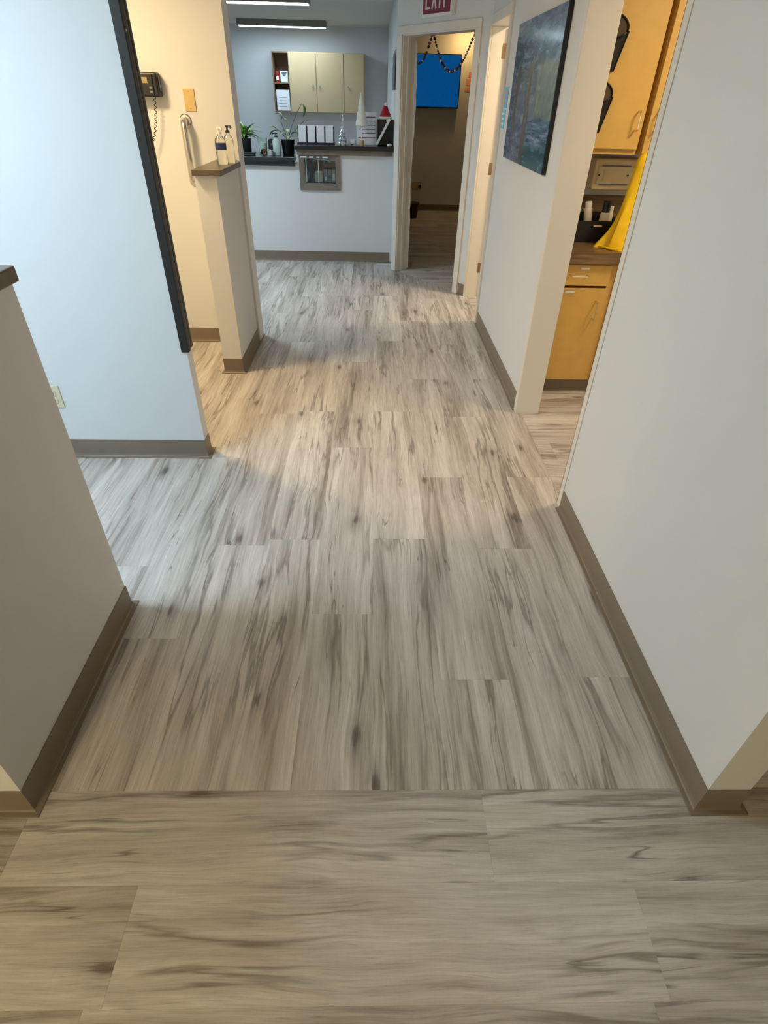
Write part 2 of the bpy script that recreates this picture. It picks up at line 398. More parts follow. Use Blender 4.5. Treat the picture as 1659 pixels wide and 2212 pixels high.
def lay(along, u0, u1, rows, joints, hps=()):
    """rows: (v0,v1) strips across; u along the plank length"""
    for ri, (v0, v1) in enumerate(rows):
        j = joints.get(ri, None)
        if j is None: j = random.uniform(0, PL)
        s = u0 + ((j - u0) % PL); cuts = [u0] + [s + k * PL for k in range(40) if u0 + 0.06 < s + k * PL < u1 - 0.06] + [u1]
        for a, b2 in zip(cuts[:-1], cuts[1:]):
            cu, cv = (a + b2) / 2, (v0 + v1) / 2
            poly = [(a - cu, v0 - cv), (b2 - cu, v0 - cv), (b2 - cu, v1 - cv), (a - cu, v1 - cv)]
            cut = False
            for (nx, ny, c) in hps:       # half planes in world x,y: nx*x+ny*y>=c
                if along == 'x': h = (nx, ny, c - nx * cu - ny * cv)
                else: h = (ny, -nx, c - nx * cv - ny * cu)     # local x = world y, local y = -world x
                new = clip(poly, h)
                if len(new) < 3: poly = None; break
                if new != poly: cut = True
                poly = new
            if not poly: continue
            xs = [p[0] for p in poly]
            if max(xs) - min(xs) < 0.02: continue
            key = None if cut else (round(b2 - a, 4), round(v1 - v0, 4))
            if key and key in plank_cache: me = plank_cache[key]
            else:
                me = plank_poly(poly)
                if key: plank_cache[key] = me
            o = bpy.data.objects.new('plank', me); COL.objects.link(o); o.parent = floor
            if along == 'x': o.location = (cu, cv, 0)
            else: o.location = (cv, cu, 0); o.rotation_euler.z = math.pi / 2

A0 = Vector((0.215, 6.55)); A1 = Vector((0.90, 5.565)); AD = (A1 - A0).normalized(); AN = Vector((AD.y, -AD.x)); AL = (A1 - A0).length
hp_in = (AN.x, AN.y, AN.dot(A0) - 0.01); hp_out = (-AN.x, -AN.y, -AN.dot(A0) + 0.01)
cols = [(-0.22 + PW * k, -0.22 + PW * (k + 1)) for k in range(-9, 5)]
lay('y', 0.755, 6.95, cols, {7: 1.80, 8: 1.84, 9: 1.41, 10: 1.40 + 0.45, 11: 1.12, 12: 1.79, 13: 2.35}, [hp_in])
lay('x', -2.4, 2.4, [(0.755 - PW * (k + 1), 0.755 - PW * k) for k in range(5)], {0: 0.314, 1: -0.562})
lay('x', 0.925, 2.6, [(1.79 + PW * k, 1.79 + PW * (k + 1)) for k in range(17)], {}, [])
lay('x', 0.30, 1.9, [(5.69 + PW * k, 5.69 + PW * (k + 1)) for k in range(22)], {}, [hp_out])

# ------------------------------------------------------------------ walls
WP = 'wall_paint'
struct(MB().box(-3.3, 3.3, -2.6, 11.7, CEIL, CEIL + 0.1).build('ceiling', 'ceiling_paint'))
sbox('wall_left', WP, -3.2, -0.87, 2.52, 2.595, 0, CEIL)
sbox('wall_left_half', WP, -1.04, -0.90, 0.708, 1.450, 0, 1.158)
sbox('wall_light_block', WP, -3.2, -1.07, 0.708, 0.84, 0, CEIL)  # unseen wall, added to keep the cool bay light off the foreground
sbox('wall_alcove_back', WP, -3.2, -0.872, 4.24, 4.40, 0, CEIL)
sbox('wall_alcove_stub', WP, -1.012, -0.888, 3.63, 4.24, 0, 1.170)
sbox('wall_right_front', WP, 0.90, 1.015, 0.703, 2.122, 0, CEIL)
sbox('wall_right', WP, 0.90, 1.03, 3.088, 4.80, 0, CEIL)
sbox('wall_right_lintel', WP, 0.90, 1.03, 2.122, 3.088, 2.06, CEIL)
sbox('wall_right_door_lintel', WP, 0.90, 1.03, 4.80, 5.60, 2.02, CEIL)
sbox('wall_reception_right', WP, 0.22, 0.34, 6.56, 11.5, 0, CEIL)
sbox('wall_reception_back', WP, -3.2, 0.22, 11.5, 11.6, 0, CEIL)
sbox('wall_outer_left', WP, -3.3, -3.2, -2.6, 11.7, 0, CEIL)
sbox('wall_outer_right', WP, 3.2, 3.3, -2.6, 11.7, 0, CEIL)
sbox('wall_outer_rear', WP, -3.2, 3.2, -2.6, -2.5, 0, CEIL)
sbox('wall_outer_far', WP, -3.2, 3.2, 11.6, 11.7, 0, CEIL)
sbox('wall_side_room_front', WP, 1.015, 3.2, 1.62, 1.74, 0, CEIL)
side_back = sbox('wall_side_room_back', WP, 1.03, 3.2, 3.98, 4.10, 0, CEIL)
sbox('wall_side_room_far', WP, 1.03, 3.2, 5.60, 5.72, 0, CEIL)
sbox('wall_far_room_back', WP, 0.34, 3.2, 10.60, 10.72, 0, CEIL)
# reception half wall with the recess of the display window, upper and lower part
WX0, WX1, WZ0, WZ1 = -0.735, -0.405, 0.775, 1.005
rw = MB()
rw.box(-3.2, WX0, 6.90, 7.02, 0, 0.955)
rw.box(WX0, WX1, 6.90, 7.02, 0, WZ0)
rw.box(WX1, 0.22, 6.90, 7.02, 0, 1.075)
rw.box(WX0, WX1, 6.90, 7.02, WZ1, 1.075)
rw.box(-0.815, WX0, 6.90, 7.02, 0.955, 1.075)
struct(rw.build('wall_reception_front', WP))
# angled wall with door opening, in its own frame (x along, y into the room)
ROTA = math.atan2(AD.y, AD.x)
D0, D1, DH = 0.06, 1.037, 2.0
aw = MB()
aw.box(-0.02, D0, 0, 0.13, 0, CEIL).box(D1, AL + 0.0, 0, 0.13, 0, CEIL).box(D0, D1, 0, 0.13, DH, CEIL)
struct(aw.build('wall_angled', WP, loc=(A0.x, A0.y, 0), rotz=ROTA))

# ------------------------------------------------------------------ baseboards (coved vinyl)
PROF = [(0.0, 0.100), (0.003, 0.100), (0.0035, 0.020), (0.006, 0.0085), (0.010, 0.0055), (0.021, 0.0045), (0.022, 0.0), (0.0, 0.0)]
def cove(name, pts, h=0.10):
    pts = [Vector(p) for p in pts]; mb = MB(); rings = []
    for i, p in enumerate(pts):
        ns = []
        if i > 0: d = (p - pts[i - 1]).normalized(); ns.append(Vector((d.y, -d.x)))
        if i < len(pts) - 1: d = (pts[i + 1] - p).normalized(); ns.append(Vector((d.y, -d.x)))
        n = ns[0] if len(ns) == 1 else (ns[0] + ns[1]) / (1 + ns[0].dot(ns[1]))
        rings.append([(p.x + n.x * (o + 0.0004), p.y + n.y * (o + 0.0004), z * h / 0.1) for o, z in PROF])
    k = len(PROF); vs = [v for r in rings for v in r]; fs = []
    for i in range(len(pts) - 1):
        fs += [(i * k + j, i * k + (j + 1) % k, (i + 1) * k + (j + 1) % k, (i + 1) * k + j) for j in range(k)]
    fs += [tuple(range(k)), tuple(range(len(vs) - 1, len(vs) - k - 1, -1))]
    return struct(mb.add(vs, fs).build(name, 'vinyl_base'))
cove('baseboard_left_half', [(-1.04, 1.0), (-1.04, 0.708), (-0.90, 0.708), (-0.90, 1.450), (-1.04, 1.450), (-1.04, 1.2)])
cove('baseboard_left', [(-3.19, 2.52), (-0.87, 2.52), (-0.87, 2.595), (-3.19, 2.595)])
cove('baseboard_stub', [(-1.012, 4.215), (-1.012, 3.63), (-0.888, 3.63), (-0.888, 4.40)])
cove('baseboard_alcove', [(-3.19, 4.24), (-1.036, 4.24)])
cove('baseboard_reception', [(-3.19, 6.90), (0.19, 6.90)])
cove('baseboard_right_front', [(0.90, 2.086), (0.90, 0.703), (1.015, 0.703), (1.015, 1.60)])
cove('baseboard_right', [(0.90, 4.745), (0.90, 3.105)])
pa = A0 + AD * (D1 + 0.062); pb = A0 + AD * (AL - 0.004)
cove('baseboard_angled', [tuple(pa), tuple(pb)])
cove('baseboard_far_room', [(0.37, 10.60), (3.19, 10.60)], 0.09)

# ------------------------------------------------------------------ door frames and trim
TP = 'trim_paint'
d1 = sempty('door_1', (A0.x, A0.y, 0), ROTA)
for a, b2 in ((D0 - 0.055, D0 + 0.012), (D1 - 0.012, D1 + 0.052)):
    MB().box(a, b2, -0.014, 0.0, 0, DH - 0.012).build('casing', TP, d1, bevel=0.003)
MB().box(D0 - 0.055, D1 + 0.052, -0.014, 0.0, DH - 0.012, DH + 0.046).build('head_casing', TP, d1, bevel=0.003)
MB().box(D0, D0 + 0.02, 0.0, 0.145, 0, DH - 0.02).box(D0 + 0.02, D0 + 0.032, 0.05, 0.09, 0, DH - 0.02).build('jamb', TP, d1, bevel=0.002)
MB().box(D1 - 0.02, D1, 0.0, 0.145, 0, DH - 0.02).box(D1 - 0.032, D1 - 0.02, 0.05, 0.09, 0, DH - 0.02).build('jamb', TP, d1, bevel=0.002)
MB().box(D0, D1, 0.0, 0.145, DH - 0.02, DH).build('head_jamb', TP, d1, bevel=0.002)

d2 = sempty('door_2', (0.90, 5.55, 0))
MB().box(-0.016, 0.0, 0.0, 0.012, 0, 1.99).box(0.0, 0.13, 0.0, 0.02, 0, 1.99).build('jamb', TP, d2, bevel=0.003)
MB().box(-0.016, 0.0, -0.80, -0.748, 0, 1.99).build('casing', TP, d2, bevel=0.003)
MB().box(0.0, 0.13, -0.75, -0.735, 0, 1.99).build('jamb', TP, d2, bevel=0.002)
MB().box(-0.016, 0.0, -0.80, 0.014, 1.99, 2.05).build('head_casing', TP, d2, bevel=0.003)
MB().box(0.0, 0.13, -0.75, 0.02, 1.99, 2.02).build('head_jamb', TP, d2, bevel=0.002)
leaf = MB().box(0.135, 0.84, -0.025, 0.015, 0.01, 1.985).build('door_leaf', TP, d2, bevel=0.002)
for z in (0.22, 1.02, 1.80):
    MB().box(0.095, 0.128, -0.003, 0.0, z, z + 0.09).tube([(0.131, -0.006, z), (0.131, -0.006, z + 0.09)], 0.006, 8).build('hinge', 'hinge_metal', d2)
MB().lathe([(0.005, -0.03), (0.012, -0.03), (0.012, 0.0), (0.026, 0.02), (0.028, 0.04), (0.016, 0.055)], (0.78, -0.06, 1.0), 16).build('door_knob', 'hinge_metal', d2, smooth=True)

# passage to the side room: corner trims
struct(MB().box(0.886, 0.90, 3.076, 3.112, 0, 2.06).box(0.886, 1.03, 3.064, 3.0765, 0, 2.06).build('trim_1', TP, bevel=0.003))
struct(MB().box(0.8955, 0.8995, 2.088, 2.1285, 0.0, 2.06).box(0.8955, 1.015, 2.1225, 2.1285, 0.0, 2.06).build('trim_2', TP, bevel=0.0015))
struct(MB().box(0.886, 1.03, 2.134, 3.064, 2.046, 2.06).box(0.886, 0.90, 2.104, 3.112, 2.06, 2.10).build('trim_3', TP, bevel=0.003))

# ------------------------------------------------------------------ caps and counters
tag(MB().prism([(-1.065, 0.688), (-0.891, 0.688), (-0.891, 1.472), (-1.065, 1.472)], 1.158, 1.196).build('ledge_counter', 'cap_laminate', bevel=0.004),
    'brown laminate counter on top of the free standing half wall', 'counter')
tag(MB().prism([(-1.016, 3.598), (-0.852, 3.598), (-0.845, 4.13), (-0.888, 4.235), (-1.016, 4.235)], 1.1705, 1.200).build('ledge_shelf', 'cap_laminate', bevel=0.003),
    'brown laminate ledge on the stub wall under the clear pump bottles', 'shelf')
c = thing('transaction_counter', 'raised black counter on the reception wall above the small display window', 'counter', (-0.30, 6.86, 1.075))
MB().prism([(-0.525, -0.03), (0.505, -0.03), (0.515, 0.0), (0.515, 0.42), (-0.525, 0.42)], 0.012, 0.050).build('worktop', 'black_counter', c, bevel=0.008)
MB().prism([(-0.505, 0.005), (0.42, 0.005), (0.50, 0.036), (-0.505, 0.036)], -0.036, 0.011).build('apron', 'taupe_wood', c)
c = thing('reception_counter', 'lower black reception counter holding the potted plants', 'counter', (-2.0, 6.86, 0.955))
MB().box(-1.18, 1.165, -0.03, 0.62, 0.022, 0.060).build('worktop', 'black_counter', c, bevel=0.006)
MB().box(-1.18, 1.165, 0.0, 0.036, -0.02, 0.021).build('apron', 'black_counter', c)

# display window in the reception wall
wn = sempty('window_1', (0, 6.90, 0))
fx0, fx1, fz0, fz1 = -0.790, -0.358, 0.715, 1.036
def frame_side(name, outer, inner):
    pts = [outer[0], outer[1], inner[1], inner[0]]
    vs = [(x, 0.0, z) for x, z in pts] + [(outer[0][0], -0.020, outer[0][1]), (outer[1][0], -0.020, outer[1][1]), (inner[1][0], -0.010, inner[1][1]), (inner[0][0], -0.010, inner[0][1])]
    MB().add(vs, [(0, 1, 2, 3), (4, 5, 6, 7), (0, 1, 5, 4), (1, 2, 6, 5), (2, 3, 7, 6), (3, 0, 4, 7)]).build(name, 'taupe_wood', wn)
O_ = [(fx0, fz0), (fx1, fz0), (fx1, fz1), (fx0, fz1)]; I_ = [(WX0, WZ0), (WX1, WZ0), (WX1, WZ1), (WX0, WZ1)]
for i in range(4): frame_side('window_frame', (O_[i], O_[(i + 1) % 4]), (I_[i], I_[(i + 1) % 4]))
xm = (WX0 + WX1) / 2
MB().box(WX0, xm - 0.02, 0.030, 0.034, WZ0, WZ1).build('pane', 'pane_glass', wn)
MB().box(xm - 0.03, WX1, 0.042, 0.046, WZ0, WZ1).build('pane', 'pane_glass', wn)
MB().box(xm - 0.024, xm - 0.018, 0.028, 0.036, WZ0, WZ1).build('pane_edge', 'pale_green_plastic', wn)
MB().box(WX0 + 0.001, WX1 - 0.001, 0.05, 0.50, WZ0 + 0.0002, WZ0 + 0.004).build('window_shelf', 'black_plastic', wn)
MB().box(WX0 - 0.03, WX1 + 0.05, 0.50, 0.52, WZ0 - 0.06, WZ1 - 0.05).build('window_back', 'taupe_wood', wn)
for i, (a, b2) in enumerate(((-0.772, -0.706), (-0.678, -0.636), (-0.602, -0.570), (-0.540, -0.484))):
    MB().box(a, b2, -0.0215, -0.0185, WZ1 + 0.008, WZ1 + 0.020).build('label_strip', 'white_paper', wn)

# ------------------------------------------------------------------ lamps
for i, (nm, lab, (x0, x1, y0, y1), colr, rad, rec) in enumerate(FIXTURES):
    cxm, cym = (x0 + x1) / 2, (y0 + y1) / 2
    t = thing(nm, lab, 'light', (cxm, cym, CEIL))
    hx, hy = (x1 - x0) / 2, (y1 - y0) / 2
    mb = MB()
    hb = -0.075
    if rec: hb = -0.034 - rec
    mb.box(-hx, hx, -hy, -hy + 0.012, -0.075, 0).box(-hx, hx, hy - 0.012, hy, -0.075, 0).box(-hx, -hx + 0.012, -hy + 0.012, hy - 0.012, -0.075, 0).box(hx - 0.012, hx, -hy + 0.012, hy - 0.012, -0.075, 0).box(-hx + 0.012, hx - 0.012, -hy + 0.012, hy - 0.012, -0.03, 0)
    mb.v = [(x, y, hb if z < -0.07 else z) for x, y, z in mb.v]
    mb.build('housing', 'fixture_grey' if i < 2 else 'white_plastic', t)
    em = mat('tube_glow_%d' % i, (0.9, 0.9, 0.9, 1), 0.4, emit=colr, estr=rad)
    n = 10; prof = []
    for k in range(n + 1):
        a = math.pi * k / n; prof.append((-(hy - 0.014) * math.cos(a), (-0.060 - 0.020 * math.sin(a)) if not rec else (-0.032 - 0.001 * math.sin(a))))
    vs = [(-hx + 0.014, y, z) for y, z in prof] + [(hx - 0.014, y, z) for y, z in prof]
    fs = [(k, k + 1, n + 1 + k + 1, n + 1 + k) for k in range(n)] + [tuple(range(n + 1)), tuple(range(n + 1, 2 * n + 2)), (0, n, 2 * n + 1, n + 1)]
    MB().add(vs, fs).build(nm.replace('_light_', '_diffuser_') if nm.endswith('_offscreen') else 'diffuser', em, t)
# small drop lamp in the far room, seen just under the door head
t = thing('ceiling_light', 'small round warm ceiling lamp in the dark room beyond the exit door', 'light', (1.35, 10.30, CEIL))
MB().lathe([(0.06, 0.0), (0.07, -0.02), (0.085, -0.048), (0.08, -0.052)], (0, 0, 0), 24).build('housing', 'white_plastic', t)
MB().lathe([(0.075, -0.053), (0.070, -0.070), (0.045, -0.082), (0.01, -0.086)], (0, 0, 0), 24).build('diffuser', mat('tube_glow_down', (0.9, 0.9, 0.9, 1), 0.4, emit=(1, 0.62, 0.22), estr=75), t)

# ------------------------------------------------------------------ left side objects
# dark ribbed guard on the end of the left wall
t = thing('corner_guard', 'dark grey ribbed rubber guard strip on the left wall end', 'wall guard', (-0.8695, 2.52, 0.572))
MB().box(-0.024, 0.013, -0.008, 0.022, 0, 1.80).build('strip', 'black_rubber', t, bevel=0.003)
for y, m_ in ((0.031, 'grey_rubber'), (0.047, 'black_rubber'), (0.062, 'grey_rubber')):
    MB().box(0.0, 0.013, y - 0.0075, y + 0.0075, 0.006, 1.80).build('rib', m_, t, bevel=0.004)
MB().lathe([(0.004, 0), (0.003, 0.002)], (0, 0, 0), 8).build('screw', 'chrome', t, loc=(0.013, 0.006, 1.14)).rotation_euler = (0, math.pi / 2, 0)

def wall_plate(name, label, cat, loc, rotz, w_, h_, m_):
    t = thing(name, label, cat, loc, rotz)
    MB().box(-w_ / 2, w_ / 2, -0.006, 0.0, 0, h_).build('plate', m_, t, bevel=0.0025)
    return t
t = wall_plate('outlet', 'ivory duplex outlet low on the left wall behind the half wall', 'outlet', (-1.562, 2.52, 0.280), 0, 0.072, 0.116, 'ivory_plastic')
for z in (0.030, 0.069):
    r = MB().lathe([(0.0165, 0), (0.0165, 0.003), (0.015, 0.004)], (0, 0, 0), 16).build('receptacle', 'ivory_plastic', t, loc=(0, -0.006, z + 0.009)); r.rotation_euler = (math.pi / 2, 0, 0)
    for sx in (-0.006, 0.006): MB().box(sx - 0.001, sx + 0.001, -0.0105, -0.0095, z + 0.006, z + 0.015).build('slot', 'black_plastic', t)
MB().lathe([(0.003, 0), (0.002, 0.0015)], (0, 0, 0), 8).build('screw', 'chrome', t, loc=(0, -0.006, 0.058)).rotation_euler = (math.pi / 2, 0, 0)

t = wall_plate('switch_plate', 'brass coloured blank wall plate above the grab bar', 'wall plate', (-1.133, 4.24, 1.448), 0, 0.066, 0.113, 'brass_plate')
for z in (0.014, 0.099): MB().lathe([(0.003, 0), (0.002, 0.0015)], (0, 0, 0), 8).build('screw', 'hinge_metal', t, loc=(0, -0.006, z)).rotation_euler = (math.pi / 2, 0, 0)

# wall monitor with coiled cord
t = thing('vital_signs_monitor', 'black wall monitor with small display and coiled cord', 'monitor', (-1.375, 4.24, 1.515))
MB().box(-0.095, 0.085, -0.075, 0.0, 0.0, 0.118).build('body', 'black_plastic', t, bevel=0.010, seg=3)
MB().box(-0.088, 0.060, -0.083, -0.0755, 0.008, 0.110).build('front_panel', 'black_rubber', t, bevel=0.004)
MB().box(-0.022, 0.030, -0.0845, -0.0825, 0.066, 0.094).build('display', 'lcd', t)
for r_ in range(2):
    for k in range(4): MB().box(-0.045 + 0.027 * k, -0.029 + 0.027 * k, -0.085, -0.083, 0.020 + 0.020 * r_, 0.030 + 0.020 * r_).build('button', 'key_grey' if k == 3 else 'black_plastic', t)
MB().box(0.086, 0.091, -0.055, -0.035, 0.03, 0.10).build('side_rail', 'key_grey', t, bevel=0.002)
pts = []
for i in range(200):
    u = i / 199; a = u * 2 * math.pi * 11
    x = 0.045 - 0.030 * u - 0.055 * u * u * u; z = -0.002 - 0.26 * u
    pts.append((x + 0.007 * math.cos(a), -0.050 + 0.007 * math.sin(a), z))
MB().tube(pts, 0.0022, 6).build('coiled_cord', 'black_plastic', t, smooth=True)

# grab bar
t = thing('grab_bar', 'chrome vertical grab bar on the alcove wall', 'grab bar', (-1.178, 4.24, 1.075))
pts = [(0, 0.0, 0.325), (0, -0.02, 0.327)]
for k in range(7):
    a = math.pi / 2 * k / 6; pts.append((0, -0.02 - 0.04 * math.sin(a), 0.287 + 0.04 * math.cos(a)))
for k in range(7):
    a = math.pi / 2 * k / 6; pts.append((0, -0.02 - 0.04 * math.cos(a), 0.040 - 0.04 * math.sin(a)))
pts += [(0, 0.0, 0.0)]
MB().tube(pts, 0.0195, 16).build('bar', 'chrome', t, smooth=True)
for z in (0.326, 0.0): MB().lathe([(0.036, 0), (0.036, 0.006), (0.030, 0.011), (0.018, 0.012)], (0, 0, 0), 24).build('flange', 'chrome', t, loc=(0, 0, z), ).rotation_euler = (math.pi / 2, 0, 0)

# pump bottles on the ledge
def pump_bottle(label, loc, h, r, body, pump, label_mat, rotz=0.0, nozzle=(1, 0)):
    t = thing('pump_bottle', label, 'bottle', loc, rotz)
    MB().lathe([(r * 0.9, 0), (r, 0.006), (r, h * 0.62), (r * 0.85, h * 0.70), (r * 0.38, h * 0.77), (r * 0.36, h * 0.82)], (0, 0, 0), 20, 1.0, 0.72).build('body', body, t, smooth=True)
    if label_mat: MB().lathe([(r * 1.01, h * 0.40), (r * 1.01, h * 0.58)], (0, 0, 0), 20, 1.0, 0.72).build('label_band', label_mat, t, smooth=True)
    MB().lathe([(r * 0.46, h * 0.815), (r * 0.46, h * 0.87), (r * 0.18, h * 0.88), (r * 0.18, h * 0.95), (r * 0.40, h * 0.955), (r * 0.40, h * 0.995)], (0, 0, 0), 14).build('pump', pump, t, smooth=True)
    MB().tube([(0, 0, h * 0.975), (nozzle[0] * r * 0.9, nozzle[1] * r * 0.9, h * 0.975), (nozzle[0] * r * 1.1, nozzle[1] * r * 1.1, h * 0.93)], 0.006, 8).build('nozzle', pump, t, smooth=True)
    return t
pump_bottle('clear gel pump bottle with white pump and blue label on the ledge', (-0.907, 3.92, 1.2002), 0.185, 0.032, 'gel', 'white_plastic', 'blue_label', 0.3, (0.4, -0.7))
pump_bottle('clear gel pump bottle with black pump standing behind its twin', (-0.877, 4.01, 1.2002), 0.190, 0.029, 'gel', 'black_plastic', None, 0.0, (0.8, -0.4))

# ------------------------------------------------------------------ right wall: painting, notices, exit sign
t = thing('painting', 'blue abstract painting with black sides on the right hallway wall', 'painting', (0.897, 3.865, 1.236), -math.pi / 2)
MB().box(-0.530, 0.530, -0.021, 0.0, 0.0, 0.674).build('canvas_edge', 'black_plastic', t, bevel=0.002)
MB().box(-0.528, 0.528, -0.0235, -0.0215, 0.002, 0.672).build('painted_face', 'painted_canvas', t)
for i, (y, z, hh, ww, lab) in enumerate(((4.655, 1.50, 0.115, 0.10, 'upper light blue notice between the door and painting'), (4.672, 1.385, 0.105, 0.10, 'lower light blue notice between the door and painting'))):
    t = thing('notice', lab, 'notice', (0.90, y, z), -math.pi / 2, )
    MB().box(-ww / 2, ww / 2, -0.005, 0, 0, hh).build('sheet', 'sky_paper', t)
    for k in range(3): MB().box(-ww * 0.36, ww * (0.36 - 0.1 * (k % 2)), -0.0062, -0.0048, 0.02 + 0.028 * k, 0.032 + 0.028 * k).build('print_line', 'white_paper' if i else 'pink_paper', t)

t = thing('exit_sign', 'dark red exit sign with white letters above the angled doorway', 'sign', (A0.x + AD.x * 0.572, A0.y + AD.y * 0.572, 2.078), ROTA)
MB().box(-0.190, 0.190, -0.045, 0, 0.0, 0.25).build('housing', 'white_plastic', t, bevel=0.005)
MB().box(-0.170, 0.170, -0.050, -0.0455, 0.020, 0.23).build('face', 'exit_red', t)
def strokes(segs, wd, y0, y1):
    mb = MB()
    for (x0, z0), (x1, z1) in segs:
        d = Vector((x1 - x0, z1 - z0)).normalized(); n = Vector((-d.y, d.x)) * wd / 2
        mb.slab([(x0 + n.x, z0 + n.y), (x1 + n.x, z1 + n.y), (x1 - n.x, z1 - n.y), (x0 - n.x, z0 - n.y)], y0, y1)
    return mb
lh, lw = 0.15, 0.052; zb = 0.048
for nm, x0, segs in (('letter_e', -0.128, [((0, 0), (0, 1)), ((0, 0.06), (1, 0.06)), ((0, .5), (0.8, .5)), ((0, .94), (1, .94))]),
                     ('letter_x', -0.052, [((0, 0), (1, 1)), ((0, 1), (1, 0))]),
                     ('letter_i', 0.044, [((0, 0), (0, 1))]),
                     ('letter_t', 0.074, [((.5, 0), (.5, 1)), ((0, .94), (1, .94))])):
    strokes([((x0 + a[0] * lw, zb + a[1] * lh), (x0 + b2[0] * lw, zb + b2[1] * lh)) for a, b2 in segs], 0.017, -0.0525, -0.0502).build(nm, 'exit_white', t)

# scalloped lace border on the left jamb of the exit door
pts = []
for k in range(61):
    z = 0.02 + 1.93 * k / 60; pts.append((0.012 + 0.010 * abs(math.sin(z * 16.0)) + 0.006 * math.sin(z * 5.1) + 0.012 * max(0, math.sin(z * 2.6 - 2.2)), z))
pl = [(0.0, 0.02)] + pts + [(0.0, 1.95)]
o = MB(); n = len(pts)
vs = [(0.0, 0.0, z) for _, z in pts] + [(x, 0.0, z) for x, z in pts] + [(0.0, 0.004, z) for _, z in pts] + [(x, 0.004, z) for x, z in pts]
fs = []
for k in range(n - 1):
    fs += [(k, k + 1, n + k + 1, n + k), (2 * n + k, 3 * n + k, 3 * n + k + 1, 2 * n + k + 1), (n + k, n + k + 1, 3 * n + k + 1, 3 * n + k), (k, 2 * n + k, 2 * n + k + 1, k + 1)]
fs += [(0, n, 3 * n, 2 * n), (n - 1, 3 * n - 1, 4 * n - 1, 2 * n - 1)]
lp = A0 + AD * (D0 + 0.02) - AN * 0.1415
tag(o.add(vs, fs).build('lace_border', 'lace', loc=(lp.x, lp.y, 0), rotz=ROTA), 'white scalloped border hanging along the left jamb of the exit door', 'border')

# bead garland behind the head of the exit door
def garland(label, p, q, sag, n, t_end=1.0):
    mid = (Vector(p) + Vector(q)) / 2
    t = thing('bead_garland', label, 'garland', tuple(mid))
    cord = []; beads = []
    for k in range(n + 1):
        u = t_end * k / n; v = Vector(p).lerp(Vector(q), u); v.z -= sag * 4 * u * (1 - u); beads.append(v - mid)
    MB().tube(beads, 0.0022, 5).build('cord', 'dark_bead', t)
    base = MB().ball((0, 0, 0), 0.011, 10, 6)
    cache = {}
    for k, v in enumerate(beads):
        m_ = ('wine_bead', 'dark_bead', 'wine_bead', 'dark_bead', 'silver_bead')[k % 5]
        if m_ not in cache:
            o = base.build('bead', m_, t, smooth=True); cache[m_] = o
        else:
            o = cache[m_].copy(); COL.objects.link(o); o.parent = t
        o.location = v; sc = random.uniform(0.75, 1.15); o.scale = (sc, sc, sc)
def apt(s, off, z): v = A0 + AD * s - AN * off; return (v.x, v.y, z)
garland('bead garland swag hanging across the exit doorway before the screen', apt(0.30, 0.17, 1.985), apt(0.83, 0.17, 1.985), 0.255, 40)
garland('short bead garland swinging towards the left jamb of the exit door', apt(0.27, 0.17, 1.985), apt(-0.06, 0.19, 1.93), 0.16, 24)
garland('short bead garland swinging towards the right jamb of the exit door', apt(0.86, 0.17, 1.985), apt(1.14, 0.19, 1.90), 0.16, 24)

# far room
t = thing('wall_screen', 'flat screen glowing blue on the far wall of the dark room', 'screen', (0.86, 10.60, 1.41))
MB().box(-0.44, 0.44, -0.085, -0.03, 0, 0.65).build('bezel', 'black_plastic', t, bevel=0.004)
MB().box(-0.425, 0.425, -0.0875, -0.0855, 0.018, 0.638).build('display', 'screen_blue', t)
MB().box(-0.15, 0.15, -0.03, 0, 0.2, 0.45).build('wall_mount', 'black_plastic', t)
for k, (x, z, wd, hh) in enumerate(((1.455, 1.80, 0.05, 0.06), (1.44, 1.70, 0.09, 0.08), (1.43, 1.62, 0.08, 0.06))):
    tag(MB().box(-wd / 2, wd / 2, -0.004, 0, 0, hh).build('wall_note', 'pink_paper', loc=(x, 10.60, z)), ('topmost', 'middle', 'lowest')[k] + ' pink paper note on the wall beside the blue screen', 'note')
t = wall_plate('outlet', 'outlet with dark plug on the far wall under the blue screen', 'outlet', (0.72, 10.60, 0.30), 0, 0.15, 0.12, 'brass_plate')
MB().box(0.03, 0.075, -0.05, -0.006, 0.03, 0.075).build('plug', 'black_plastic', t, bevel=0.004)
t = thing('waste_bin', 'small black bin on the floor of the dark room', 'bin', (0.60, 9.9, 0))
MB().lathe([(0.10, 0), (0.13, 0.20), (0.135, 0.205), (0.125, 0.20), (0.098, 0.012)], (0, 0, 0), 20).build('bucket', 'black_plastic', t, smooth=True)
MB().lathe([(0.136, 0.196), (0.139, 0.203), (0.136, 0.210)], (0, 0, 0), 20).build('rim', 'black_rubber', t, smooth=True)

# framed poster and paper seen edge-on on the reception side wall
t = thing('picture_frame', 'black picture frame on the reception side wall next to the exit door', 'frame', (0.22, 7.10, 1.60), -math.pi / 2)
MB().box(-0.40, 0.40, -0.022, 0, 0, 0.30).build('frame', 'black_plastic', t, bevel=0.003)
MB().box(-0.37, 0.37, -0.0245, -0.0225, 0.03, 0.27).build('print', 'line_grey', t)

